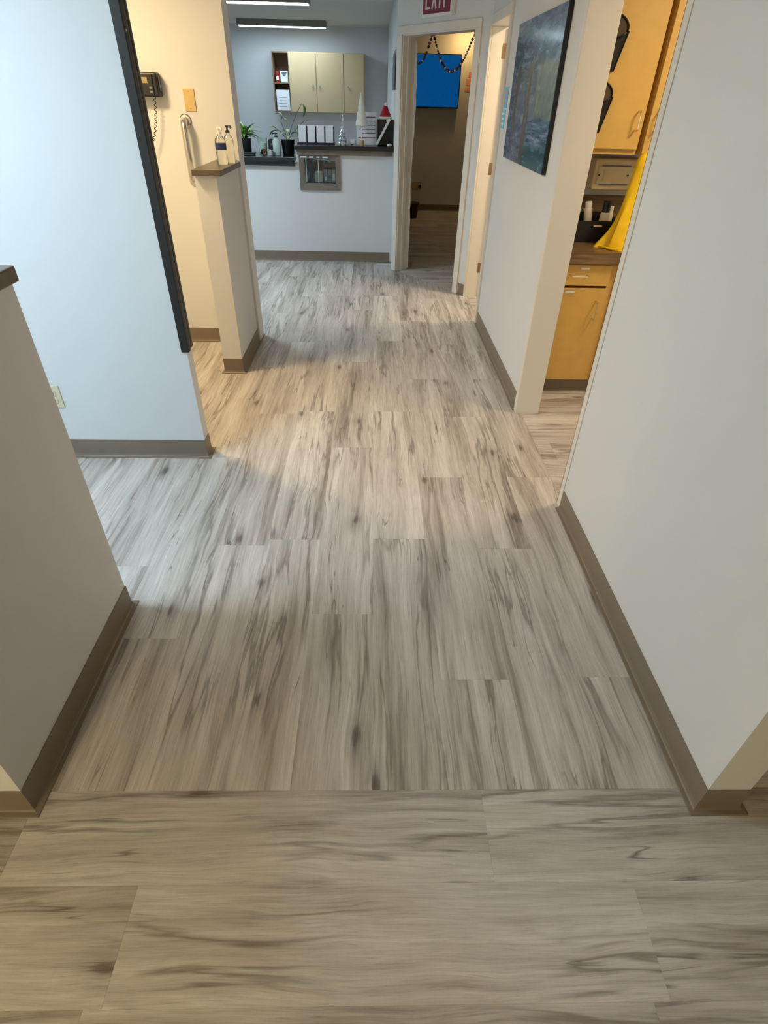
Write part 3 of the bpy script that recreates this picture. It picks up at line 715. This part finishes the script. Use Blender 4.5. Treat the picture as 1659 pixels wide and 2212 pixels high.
# ------------------------------------------------------------------ side room: cabinets
YF = 3.36
t = thing('base_cabinet', 'maple laminate base cabinet with drawer and door in the side room', 'cabinet', (1.58, YF, 0))
MB().box(-0.545, 0.62, 0.02, 0.55, 0.092, 0.666).box(-0.545, 0.62, 0.02, 0.55, 0.684, 0.80).box(-0.545, 0.62, 0.5505, 0.61, 0.092, 0.80).box(-0.195, 0.62, 0.02, 0.55, 0.6665, 0.6835).build('body', 'maple_laminate', t)
MB().box(-0.545, 0.62, 0.06, 0.60, 0.0, 0.0915).build('toe_kick', 'vinyl_base', t)
def bail(parent, c, axis, ln, out):
    """thin wire pull: two posts and a bar"""
    a = Vector((1, 0, 0)) if axis == 'x' else Vector((0, 0, 1)); c = Vector(c); o = Vector((0, -out, 0))
    return MB().tube([c - a * ln / 2, c - a * ln / 2 + o * 0.8, c - a * (ln / 2 - 0.006) + o, c + a * (ln / 2 - 0.006) + o, c + a * ln / 2 + o * 0.8, c + a * ln / 2], 0.0046, 8).build('handle', 'brass_nickel', parent, smooth=True)
dr = MB().box(-0.53, -0.195, 0.0, 0.0195, 0.682, 0.796).build('drawer', 'maple_laminate', t, bevel=0.002)
bail(dr, (-0.385, 0.0, 0.742), 'x', 0.10, 0.040)
MB().box(-0.375, -0.325, -0.0015, 0, 0.772, 0.782).build('label_strip', 'white_paper', dr)
do = MB().box(-0.53, -0.195, 0.0, 0.0195, 0.098, 0.668).build('door', 'maple_laminate', t, bevel=0.002)
bail(do, (-0.245, 0.0, 0.545), 'z', 0.10, 0.040)
MB().box(-0.440, -0.385, -0.0015, 0, 0.640, 0.654).build('label_strip', 'white_paper', do)
do = MB().box(-0.155, 0.60, 0.0, 0.0195, 0.098, 0.796).build('door', 'maple_laminate', t, bevel=0.002)
bail(do, (-0.10, 0.0, 0.545), 'z', 0.10, 0.040)
t = thing('worktop', 'brown wood grain worktop on the side room cabinet', 'worktop', (1.58, YF, 0.802))
MB().box(-0.545, 0.62, -0.025, 0.6035, 0.0, 0.066).build('top', 'walnut_counter', t, bevel=0.004)
MB().box(1.035, 2.20, 3.9645, 3.9795, 0.802, 1.076).build('backsplash', 'walnut_counter', side_back)
YU = 3.65
t = thing('wall_cabinet', 'tall maple wall cabinet over the worktop in the side room', 'cabinet', (1.58, YU, 1.312))
MB().box(-0.545, -0.106, 0.02, 0.31, 0.0, 1.0).box(-0.081, 0.62, 0.02, 0.31, 0.0, 1.0).box(-0.545, 0.62, 0.3105, 0.328, 0.0, 1.0).build('body', 'maple_laminate', t)
do = MB().box(-0.54, -0.110, 0.0, 0.0195, 0.026, 0.995).build('door', 'maple_laminate', t, bevel=0.002)
bail(do, (-0.150, 0.0, 0.155), 'z', 0.085, 0.042)
do = MB().box(-0.078, 0.60, 0.0, 0.0195, 0.006, 0.995).build('door', 'maple_laminate', t, bevel=0.002)
bail(do, (-0.042, 0.0, 0.155), 'z', 0.085, 0.042)

def wall_pocket(label, loc):
    t = thing('wire_pocket', label, 'file holder', loc)
    def outline(h, wt, wb, arch):
        L_ = [(-wb, 0.0)] + [(-wt, h)]
        top = [(-wt * math.cos(math.pi * k / 16), h + arch * math.sin(math.pi * k / 16)) for k in range(0, 17)]
        return [(-wb, 0.0)] + top + [(wb, 0.0)]
    back = outline(0.165, 0.140, 0.105, 0.068)
    MB().slab(back, -0.003, -0.002).build('back_panel', 'wire_mesh', t)
    MB().tube([(x, -0.004, z) for x, z in back] + [(back[0][0], -0.004, back[0][1])], 0.0048, 8).build('back_wire', 'black_wire', t, smooth=True)
    fr = [(-0.105, 0.0)] + [(-0.138 + 0.276 * k / 16, 0.155 - 0.055 * math.sin(math.pi * k / 16)) for k in range(17)] + [(0.105, 0.0)]
    fy = lambda z: -0.014 - 0.012 * z / 0.16
    n = len(fr)
    vs = [(x, fy(z), z) for x, z in fr] + [(x, fy(z) + 0.001, z) for x, z in fr]
    MB().add(vs, [tuple(range(n)), tuple(range(2 * n - 1, n - 1, -1))] + [(i, (i + 1) % n, n + (i + 1) % n, n + i) for i in range(n)]).build('front_panel', 'wire_mesh', t)
    MB().tube([(x, fy(z), z) for x, z in fr] + [(fr[0][0], fy(0), 0)], 0.0045, 8).build('front_wire', 'black_wire', t, smooth=True)
    MB().box(-0.105, 0.105, -0.016, -0.002, -0.002, 0.003).build('bottom_plate', 'black_wire', t)
wall_pocket('upper black wire mesh pocket on the wall cabinet door', (1.135, YU, 1.677))
wall_pocket('lower black wire mesh pocket on the wall cabinet door', (1.125, YU, 1.414))

t = thing('towel_dispenser', 'beige paper towel dispenser under the side room wall cabinet', 'dispenser', (1.475, 3.963, 1.115))
MB().box(-0.145, 0.145, -0.11, 0.0, 0.0, 0.165).build('body', 'dispenser', t, bevel=0.012, seg=3)
MB().box(-0.125, 0.125, -0.116, -0.1105, 0.035, 0.125).build('front_panel', 'ivory_plastic', t, bevel=0.003)
MB().box(-0.09, 0.03, -0.119, -0.1165, 0.050, 0.105).build('label_panel', 'dispenser', t)
for z in (0.031, 0.128): MB().box(-0.105, 0.07, -0.1185, -0.1165, z - 0.003, z + 0.003).build('seam', 'line_grey', t)
for x in (-0.115, 0.06): MB().lathe([(0.006, 0), (0.005, 0.004)], (0, 0, 0), 10).build('lock', 'black_plastic', t, loc=(x, -0.116, 0.08)).rotation_euler = (math.pi / 2, 0, 0)

t = thing('supply_caddy', 'black plastic caddy of bottles on the side room worktop', 'caddy', (1.33, 3.70, 0.868))
MB().box(-0.13, 0.13, -0.09, 0.09, 0, 0.008).box(-0.13, 0.13, -0.09, -0.084, 0.008, 0.115).box(-0.13, 0.13, 0.084, 0.09, 0.008, 0.14).box(-0.13, -0.124, -0.084, 0.084, 0.008, 0.125).box(0.124, 0.13, -0.084, 0.084, 0.008, 0.125).build('tray', 'black_plastic', t)
MB().box(-0.02, 0.03, -0.092, -0.0905, 0.085, 0.094).build('label_strip', 'white_paper', t)
for k, (dx, dy, h, r, capm, tl) in enumerate(((-0.015, 0.0, 0.195, 0.024, 'white_plastic', -0.28), (0.062, -0.01, 0.20, 0.027, 'black_plastic', 0.0), (0.100, 0.01, 0.17, 0.018, 'white_plastic', 0.0))):
    b = thing('bottle', ('tilted white bottle in the black caddy', 'white bottle with black cap in the black caddy', 'small white bottle in the black caddy beside the yellow bag')[k], 'bottle', (1.33 + dx, 3.70 + dy, 0.880))
    b.rotation_euler = (0, tl * 0.6, 0)
    hc = 0.70 if k == 1 else 0.85
    MB().lathe([(r * 0.95, 0), (r, 0.005), (r, h * hc - 0.012), (r * 0.75, h * hc)], (0, 0, 0), 18).build('body', 'towel_white', b, smooth=True)
    MB().lathe([(r * 0.8, h * hc), (r * 0.8, h * 0.99), (r * 0.7, h)], (0, 0, 0), 18).build('cap', capm, b, smooth=True)

# yellow bag: a peaked, folded film standing on the worktop
t = thing('yellow_bag', 'bright yellow plastic bag peaked up on the side room worktop', 'bag', (1.475, 3.47, 0.8685))
mb = MB(); nA, nZ = 48, 22; vs = []
for j in range(nZ + 1):
    u = j / nZ; z = 0.482 * u
    r = (0.050 + 0.034 * (1 - u) + 0.064 * (1 - u) ** 3) * min(1.0, math.sqrt(0.04 + 12 * (1 - u)))
    for i in range(nA):
        a = 2 * math.pi * i / nA
        fold = 1 + (0.12 * math.sin(a * 5 + u * 3.0) + 0.07 * math.sin(a * 9 - u * 5)) * (1 - u) * (0.5 + 0.5 * (1 - u)) + 0.05 * math.sin(a * 3 + u * 8)
        vs.append((r * fold * math.cos(a) * 1.05 - 0.015 * u * 0 + 0.0, r * fold * math.sin(a) * 0.62, z + (0.006 * math.sin(a * 7) * (1 - u) if 0 < j else 0)))
fs = [(j * nA + i, j * nA + (i + 1) % nA, (j + 1) * nA + (i + 1) % nA, (j + 1) * nA + i) for j in range(nZ) for i in range(nA)]
fs += [tuple(range(nA - 1, -1, -1)), tuple(nZ * nA + i for i in range(nA))]
mb.add(vs, fs).build('film', 'yellow_film', t, smooth=True)
MB().tube([(0.146 * math.cos(a * 2 * math.pi / 40) * (1 + 0.10 * math.sin(a * 2 * math.pi / 40 * 5)) * 1.05, 0.090 * math.sin(a * 2 * math.pi / 40) * (1 + 0.10 * math.sin(a * 2 * math.pi / 40 * 5)), 0.007) for a in range(41)], 0.0055, 6).build('hem', 'yellow_film', t, smooth=True)

# ------------------------------------------------------------------ reception: wall cabinets
YC = 11.18
t = thing('wall_cabinet', 'cream wall cabinet with three doors and an open shelf behind reception', 'cabinet', (-0.88, YC, 1.30))
X0, X1 = -0.735, 0.735
cz = 0.77
sh = MB().box(X0, X0 + 0.018, 0, 0.32, 0, cz).box(X0 + 0.018, -0.475, 0.30, 0.32, 0, cz).box(X0 + 0.018, -0.475, 0, 0.30, 0, 0.018).box(X0 + 0.018, -0.475, 0, 0.30, cz - 0.018, cz).build('shelf_box', 'shelf_inside', t)
MB().box(X0 + 0.018, -0.475, 0.005, 0.30, 0.368, 0.386).build('shelf', 'shelf_inside', t)
MB().box(-0.475, X1, 0.0, 0.32, 0, cz).build('body', 'cream_laminate', t)
for a, b2, kx in ((-0.462, -0.048, -0.10), (-0.036, 0.388, 0.008), (0.402, 0.715, 0.46)):
    d = MB().box(a, b2, -0.02, -0.0005, 0.01, cz - 0.012).build('door', 'cream_laminate', t, bevel=0.003)
    kn = MB().lathe([(0.006, 0), (0.006, 0.012), (0.015, 0.018), (0.016, 0.026), (0.010, 0.032)], (0, 0, 0), 14).build('knob', 'chrome', d, loc=(kx, -0.02, 0.35), smooth=True); kn.rotation_euler = (math.pi / 2, 0, 0)
b = thing('storage_box', 'red box on the upper open shelf behind reception', 'box', (-1.545, YC + 0.12, 1.686))
MB().box(-0.025, 0.025, -0.08, 0.08, 0, 0.135).build('carton', 'red_gloss', b, bevel=0.003); MB().box(-0.02, 0.02, -0.0815, -0.0805, 0.03, 0.075).build('label_panel', 'white_paper', b)
b = thing('card_box', 'white and grey box on the upper open shelf behind reception', 'box', (-1.440, YC + 0.12, 1.686))
MB().box(-0.06, 0.06, -0.07, 0.07, 0, 0.145).build('carton', 'white_plastic', b, bevel=0.004); MB().slab([(-0.05, 0.135), (0.05, 0.135), (0.02, 0.085), (-0.01, 0.075)], -0.0725, -0.0705).build('dark_print', 'line_grey', b)
b = thing('paper_sheet', 'white paper sheet hung in the lower open shelf behind reception', 'paper', (-1.475, YC + 0.02, 1.322))
MB().box(-0.105, 0.105, -0.003, 0, 0.0, 0.27).build('sheet', 'white_paper', b)
for k in range(4): MB().box(-0.07, 0.06, -0.0045, -0.0035, 0.05 + 0.04 * k, 0.054 + 0.04 * k).build('print_line', 'line_grey', b)

# ------------------------------------------------------------------ reception: things on the counters
ZU, ZL = 1.1255, 1.0155
# appointment card rack
t = thing('card_rack', 'dark rack of white cards in four columns on the raised counter', 'card rack', (-0.61, 6.995, ZU))
MB().box(-0.195, 0.200, -0.045, 0.05, 0, 0.012).build('base', 'purple_rack', t)
MB().slab([(-0.19, 0.012), (0.195, 0.012), (0.195, 0.155), (-0.19, 0.155)], 0.030, 0.036).build('back_panel', 'purple_rack', t)
for cidx in range(4):
    for r_ in range(3):
        x = -0.178 + cidx * 0.094; z = 0.016 + r_ * 0.046; y = -0.02 + r_ * 0.014
        MB().box(x, x + 0.080, y, y + 0.010, z, z + 0.058).build('card', 'white_paper', t, bevel=0.003)
# silver tree
t = thing('glass_tree', 'silver glass christmas tree ornament beside the card rack', 'ornament', (-0.322, 7.0, ZU))
prof = []
for k in range(7):
    r0 = 0.062 * (1 - k / 7.3); z0 = 0.012 + 0.033 * k
    prof += [(r0, z0), (r0 * 0.45, z0 + 0.028)]
MB().lathe([(0.035, 0), (0.035, 0.010)] + prof, (0, 0, 0), 18).build('tree', 'silver_glass', t, smooth=True)
MB().ball((0, 0, 0.248), 0.012, 10, 6).build('finial', 'silver_glass', t, smooth=True)
t = thing('glass_bowl', 'small clear glass bowl beside the silver tree', 'bowl', (-0.225, 6.96, ZU))
MB().lathe([(0.02, 0), (0.035, 0.012), (0.042, 0.040), (0.039, 0.040), (0.032, 0.015), (0.015, 0.005)], (0, 0, 0), 18).build('bowl', 'clear_plastic', t, smooth=True)
MB().box(-0.022, 0.024, -0.01, 0.014, 0.012, 0.05).build('card_stack', 'white_paper', t)
# info sign
t = thing('info_sign', 'upright white information sheet with coloured lines on the raised counter', 'sign', (-0.075, 7.06, ZU))
MB().box(-0.106, 0.106, -0.004, 0.0, 0.0, 0.285).build('sheet', 'white_paper', t)
MB().box(-0.106, 0.106, -0.04, 0.04, 0.0, 0.004).build('stand', 'clear_plastic', t)
for z, m_, x0 in ((0.240, 'line_red', -0.02), (0.205, 'line_blue', -0.02), (0.170, 'line_blue', -0.08), (0.135, 'line_grey', -0.08), (0.100, 'line_grey', -0.06), (0.062, 'line_red', -0.09)):
    MB().box(x0, 0.09, -0.0055, -0.0042, z, z + 0.007).build('print_line', m_, t)
# white felt tree
t = thing('felt_tree', 'white fluffy cone tree on a cork base before the information sheet', 'ornament', (-0.128, 6.955, ZU))
MB().lathe([(0.027, 0), (0.027, 0.045), (0.025, 0.046)], (0, 0, 0), 16).build('cork_base', 'cork', t, smooth=True)
MB().tube([(0, 0, 0.04), (0, 0, 0.17)], 0.006, 8).build('stem', 'white_plastic', t)
pr = [(0.020, 0.160), (0.050, 0.163), (0.060, 0.175)]
for k in range(1, 12): pr.append((0.060 * (1 - k / 12.6) * (1 + 0.07 * math.sin(k * 2.3)), 0.175 + 0.272 * k / 11))
MB().lathe(pr, (0, 0, 0), 18).build('cone', 'white_fluff', t, smooth=True)
# black card terminal, leaning clipboard, red hat
t = thing('desktop_terminal', 'black desktop terminal at the wall end of the raised counter', 'computer', (0.115, 7.12, ZU))
MB().box(-0.085, 0.095, -0.09, 0.10, 0, 0.225).build('case', 'black_plastic', t, bevel=0.008)
MB().box(-0.05, 0.06, -0.095, -0.0905, 0.04, 0.16).build('front_panel', 'black_rubber', t, bevel=0.003)
t = thing('clipboard', 'white clipboard leaning against the black terminal', 'clipboard', (0.130, 6.99, ZU))
dd = Vector((0.135, 0.225)); nn = Vector((-dd.y, dd.x)).normalized() * 0.022
MB().slab([(-0.09, 0.003), (-0.09 + dd.x, 0.003 + dd.y), (-0.09 + dd.x + nn.x, 0.003 + dd.y + nn.y), (-0.09 + nn.x, 0.003 + nn.y)], -0.03, 0.03).build('board', 'white_plastic', t, bevel=0.002)
MB().slab([(-0.09 + dd.x * 0.86, 0.003 + dd.y * 0.86), (-0.09 + dd.x * 0.95, 0.003 + dd.y * 0.95), (-0.09 + dd.x * 0.95 + nn.x * 1.6, 0.003 + dd.y * 0.95 + nn.y * 1.6), (-0.09 + dd.x * 0.86 + nn.x * 1.6, 0.003 + dd.y * 0.86 + nn.y * 1.6)], -0.02, 0.02).build('clip', 'chrome', t)
t = thing('party_hat', 'red cloth hat with white pompom on top of the black terminal', 'hat', (0.120, 7.10, ZU + 0.225))
MB().lathe([(0.062, 0.0), (0.064, 0.02), (0.045, 0.06), (0.026, 0.10), (0.012, 0.125)], (0, 0, 0), 18).build('cone', 'red_cloth', t, smooth=True)
MB().lathe([(0.060, 0.0), (0.070, 0.008), (0.070, 0.020), (0.060, 0.026)], (0, 0, 0), 18).build('brim', 'white_fluff', t, smooth=True)
MB().ball((0.005, -0.01, 0.128), 0.018, 10, 6).build('pompom', 'white_fluff', t, smooth=True)
t = thing('computer_mouse', 'small white mouse near the clipboard on the raised counter', 'mouse', (0.165, 6.90, ZU))
MB().ball((0, 0, 0.010), 0.028, 14, 8, 0.55).build('shell', 'white_plastic', t, smooth=True)
MB().lathe([(0.026, 0), (0.027, 0.006)], (0, 0, 0), 14).build('base', 'key_grey', t)

# lower counter
def leaf_mesh(name, ln, wd, bend, m_):
    n = 7; vs = []; fs = []
    for i in range(n):
        u = i / (n - 1); ww = wd * math.sin(math.pi * min(0.98, 0.08 + 0.92 * u)) ** 0.8
        x = ln * u; z = ln * (0.55 * u - bend * u * u)
        vs += [(x, -ww / 2, z), (x, 0, z - ww * 0.18), (x, ww / 2, z)]
    for i in range(n - 1):
        for k in (0, 1): fs.append((3 * i + k, 3 * i + k + 1, 3 * i + 4 + k, 3 * i + 3 + k))
    m2 = [(x, y, z - 0.0009) for x, y, z in vs]; o = len(vs)
    fs = fs + [tuple(reversed([i + o for i in f])) for f in fs]
    me = bpy.data.meshes.new(name); me.from_pydata(vs + m2, [], fs); me.update(); me.materials.append(MATS[m_]); smoothfaces(me)
    return me
def put_leaf(me, parent, loc, yaw, pitch=0.0, sc=1.0):
    o = bpy.data.objects.new('leaf', me); COL.objects.link(o); o.parent = parent; o.location = loc; o.rotation_euler = (0, -pitch, yaw); o.scale = (sc, sc, sc)
t = thing('spider_plant', 'bushy striped leaf plant in a black pot on the lower counter', 'plant', (-1.375, 7.12, ZL))
MB().lathe([(0.048, 0), (0.055, 0.01), (0.060, 0.13), (0.064, 0.132), (0.064, 0.142), (0.056, 0.142)], (0, 0, 0), 20).build('pot', 'black_plastic', t, smooth=True)
MB().lathe([(0.002, 0.138), (0.055, 0.138)], (0, 0, 0), 16).build('soil', 'soil', t)
lm = [leaf_mesh('leaf', 0.20, 0.034, 0.95, 'leaf_light'), leaf_mesh('leaf', 0.17, 0.036, 0.75, 'leaf_green')]
for k in range(40):
    put_leaf(lm[k % 2], t, (random.uniform(-0.02, 0.02), random.uniform(-0.02, 0.02), 0.138 + random.uniform(0, 0.02)), k * 2.399 + random.uniform(-.2, .2), random.uniform(0.1, 1.15), random.uniform(0.75, 1.15))
t = thing('climbing_plant', 'tall vine with sparse leaves in a dark pot beside the raised counter', 'plant', (-0.925, 7.14, ZL))
MB().lathe([(0.055, 0), (0.062, 0.01), (0.072, 0.125), (0.076, 0.13), (0.076, 0.142), (0.066, 0.142)], (0, 0, 0), 20).build('pot', 'black_plastic', t, smooth=True)
MB().lathe([(0.002, 0.136), (0.066, 0.136)], (0, 0, 0), 16).build('soil', 'soil', t)
lb = [leaf_mesh('leaf', 0.10, 0.048, 0.75, 'leaf_green'), leaf_mesh('leaf', 0.085, 0.042, 0.9, 'leaf_light')]
for k, (pp, pts) in enumerate(((0, [(0, 0, 0.13), (0.05, 0, 0.25), (0.12, 0.0, 0.38), (0.17, 0, 0.45), (0.20, 0, 0.44)]),
                               (1, [(0, 0, 0.13), (-0.03, 0, 0.22), (-0.06, 0, 0.30), (-0.03, 0, 0.36)]),
                               (2, [(0, 0, 0.13), (0.06, 0, 0.20), (0.13, 0, 0.26), (0.19, 0, 0.31)]),
                               (3, [(0, 0, 0.13), (-0.06, 0, 0.20), (-0.11, 0, 0.23)]))):
    MB().tube(pts, 0.0028, 6).build('stem', 'stem_green', t, smooth=True)
for k, (p, yaw, pit, sc) in enumerate(((((0.19, 0, 0.44), -0.5, -1.5, 1.0)), (((0.20, 0, 0.30), 0.2, 0.5, 0.8)), (((-0.04, 0, 0.35), 2.6, 0.3, 0.9)), (((-0.04, 0, 0.33), -0.6, -0.3, 1.0)), (((-0.10, 0, 0.22), 2.9, -0.3, 1.1)), (((-0.11, 0, 0.23), 3.7, 0.5, 1.0)), (((0.05, 0, 0.19), -0.7, 0.2, 1.1)), (((0.04, 0, 0.18), 0.4, 0.6, 1.0)), (((0.02, 0, 0.16), -1.6, 0.1, 1.1)), (((0.0, 0, 0.20), 1.4, 0.6, 1.0)), (((0.08, 0, 0.22), -0.9, -0.3, 1.0)), (((-0.02, 0, 0.19), -2.4, 0.1, 0.9)))):
    put_leaf(lb[k % 2], t, p, yaw, pit, sc)
t = thing('tumbler', 'clear tapered tumbler on the lower counter between plant and black box', 'tumbler', (-1.205, 7.18, ZL))
MB().lathe([(0.036, 0), (0.040, 0.004), (0.052, 0.150), (0.049, 0.150), (0.037, 0.008), (0.010, 0.006)], (0, 0, 0), 22).build('cup', 'clear_plastic', t, smooth=True)
MB().lathe([(0.0415, 0.02), (0.048, 0.10)], (0, 0, 0), 22).build('frosted_band', 'pale_green_plastic', t, smooth=True)
t = thing('desk_organizer', 'small black box on the lower counter behind the soap bottle', 'box', (-1.085, 7.20, ZL))
MB().box(-0.055, 0.055, -0.05, 0.05, 0, 0.006).box(-0.055, 0.055, -0.05, -0.044, 0.006, 0.125).box(-0.055, 0.055, 0.044, 0.05, 0.006, 0.135).box(-0.055, -0.049, -0.044, 0.044, 0.006, 0.13).box(0.049, 0.055, -0.044, 0.044, 0.006, 0.13).build('tray', 'black_plastic', t)
MB().box(-0.03, 0.03, -0.0515, -0.0503, 0.08, 0.10).build('label_strip', 'line_grey', t)
pump_bottle('pale green soap bottle with black pump on the lower counter', (-1.035, 7.05, ZL), 0.20, 0.042, 'pale_green_plastic', 'black_plastic', None, 0.0, (-0.8, -0.5))
t = thing('tape_roll', 'small black tape roll near the lower counter edge', 'tape', (-1.165, 6.98, ZL))
o = MB().lathe([(0.020, -0.022), (0.030, -0.022), (0.030, 0.022), (0.020, 0.022), (0.020, -0.022)], (0, 0, 0), 22).build('roll', 'black_plastic', t, loc=(0, 0, 0.031), smooth=True); o.rotation_euler = (math.pi / 2, 0, 0.5)
o = MB().lathe([(0.015, -0.021), (0.0195, -0.021), (0.0195, 0.021), (0.015, 0.021), (0.015, -0.021)], (0, 0, 0), 22).build('core', 'cork', t, loc=(0, 0, 0.031), smooth=True); o.rotation_euler = (math.pi / 2, 0, 0.5)
t = thing('candle_jar', 'small pale jar beside the tape roll on the lower counter', 'jar', (-1.095, 6.99, ZL))
MB().lathe([(0.022, 0), (0.025, 0.004), (0.025, 0.040), (0.022, 0.043)], (0, 0, 0), 18).build('jar', 'pale_green_plastic', t, smooth=True)
MB().lathe([(0.0262, 0.043), (0.0262, 0.052), (0.022, 0.054)], (0, 0, 0), 18).build('lid', 'chrome', t, smooth=True)
for k in range(2):
    tag(MB().box(-0.075, 0.075, -0.05, 0.05, 0, 0.014).build('notebook', 'black_plastic', loc=(-1.335 + 0.01 * k, 6.95, ZL + 0.0155 * k), rotz=0.06 * k, bevel=0.003), ('lower', 'upper')[k] + ' black notebook stacked before the bushy plant', 'notebook')

# things behind the display window glass
YW = 7.065; ZW = WZ0 + 0.0042
for k, (x, wd, h, dp, lab) in enumerate(((-0.705, 0.030, 0.222, 0.10, 'black binder at the end of the display window shelf'), (-0.640, 0.028, 0.215, 0.10, 'black binder leaning near the white box in the display window'))):
    b = thing('binder', lab, 'binder', (x, YW + 0.03, ZW)); 
    MB().box(-wd / 2, wd / 2, -dp, dp, 0, h).build('cover', 'black_plastic', b, bevel=0.003); MB().box(-wd * 0.3, wd * 0.3, -dp - 0.0012, -dp - 0.0003, 0.03, 0.09).build('spine_label', 'line_grey', b)
    if k == 1: b.rotation_euler = (0, -0.16, 0)
b = thing('white_carton', 'white carton on the display window shelf', 'carton', (-0.597, YW - 0.04, ZW)); MB().box(-0.042, 0.042, -0.045, 0.045, 0, 0.098).build('box', 'white_plastic', b, bevel=0.005); MB().box(-0.042, 0.042, -0.046, -0.0452, 0.078, 0.080).build('lid_seam', 'line_grey', b)
for k in range(3):
    x = -0.518 + 0.043 * k
    b = thing('file_box', ('pale upright file beside the white carton in the display window', 'pale upright file with a blue spine label in the display window', 'pale upright file at the side edge of the display window')[k], 'file', (x, YW, ZW), group='upright files in the display window')
    MB().box(-0.0195, 0.0195, -0.09, 0.09, 0, 0.125).build('cover', 'pale_blue_file', b, bevel=0.003)
    MB().box(-0.012, 0.012, -0.0912, -0.0903, 0.02, 0.055 + 0.015 * k).build('spine_label', ('white_paper', 'line_blue', 'white_paper')[k], b)
MB().box(-0.545, WX1 - 0.004, 0.075, 0.42, WZ0 + 0.145, WZ0 + 0.180).build('upper_shelf', 'taupe_wood', wn)
for k, x in enumerate((-0.505, -0.438)):
    b = thing('tissue_pack', ('wide white pack on the upper display window shelf', 'tall white pack on the upper display window shelf')[k], 'pack', (x, YW + 0.02, WZ0 + 0.1802))
    MB().box(-0.032, 0.030, -0.05, 0.05, 0, (0.032, 0.042)[k]).build('pack', 'white_plastic', b, bevel=0.006); MB().box(-0.02, 0.02, -0.0508, -0.0502, 0.008, 0.016).build('print_line', 'line_blue', b)
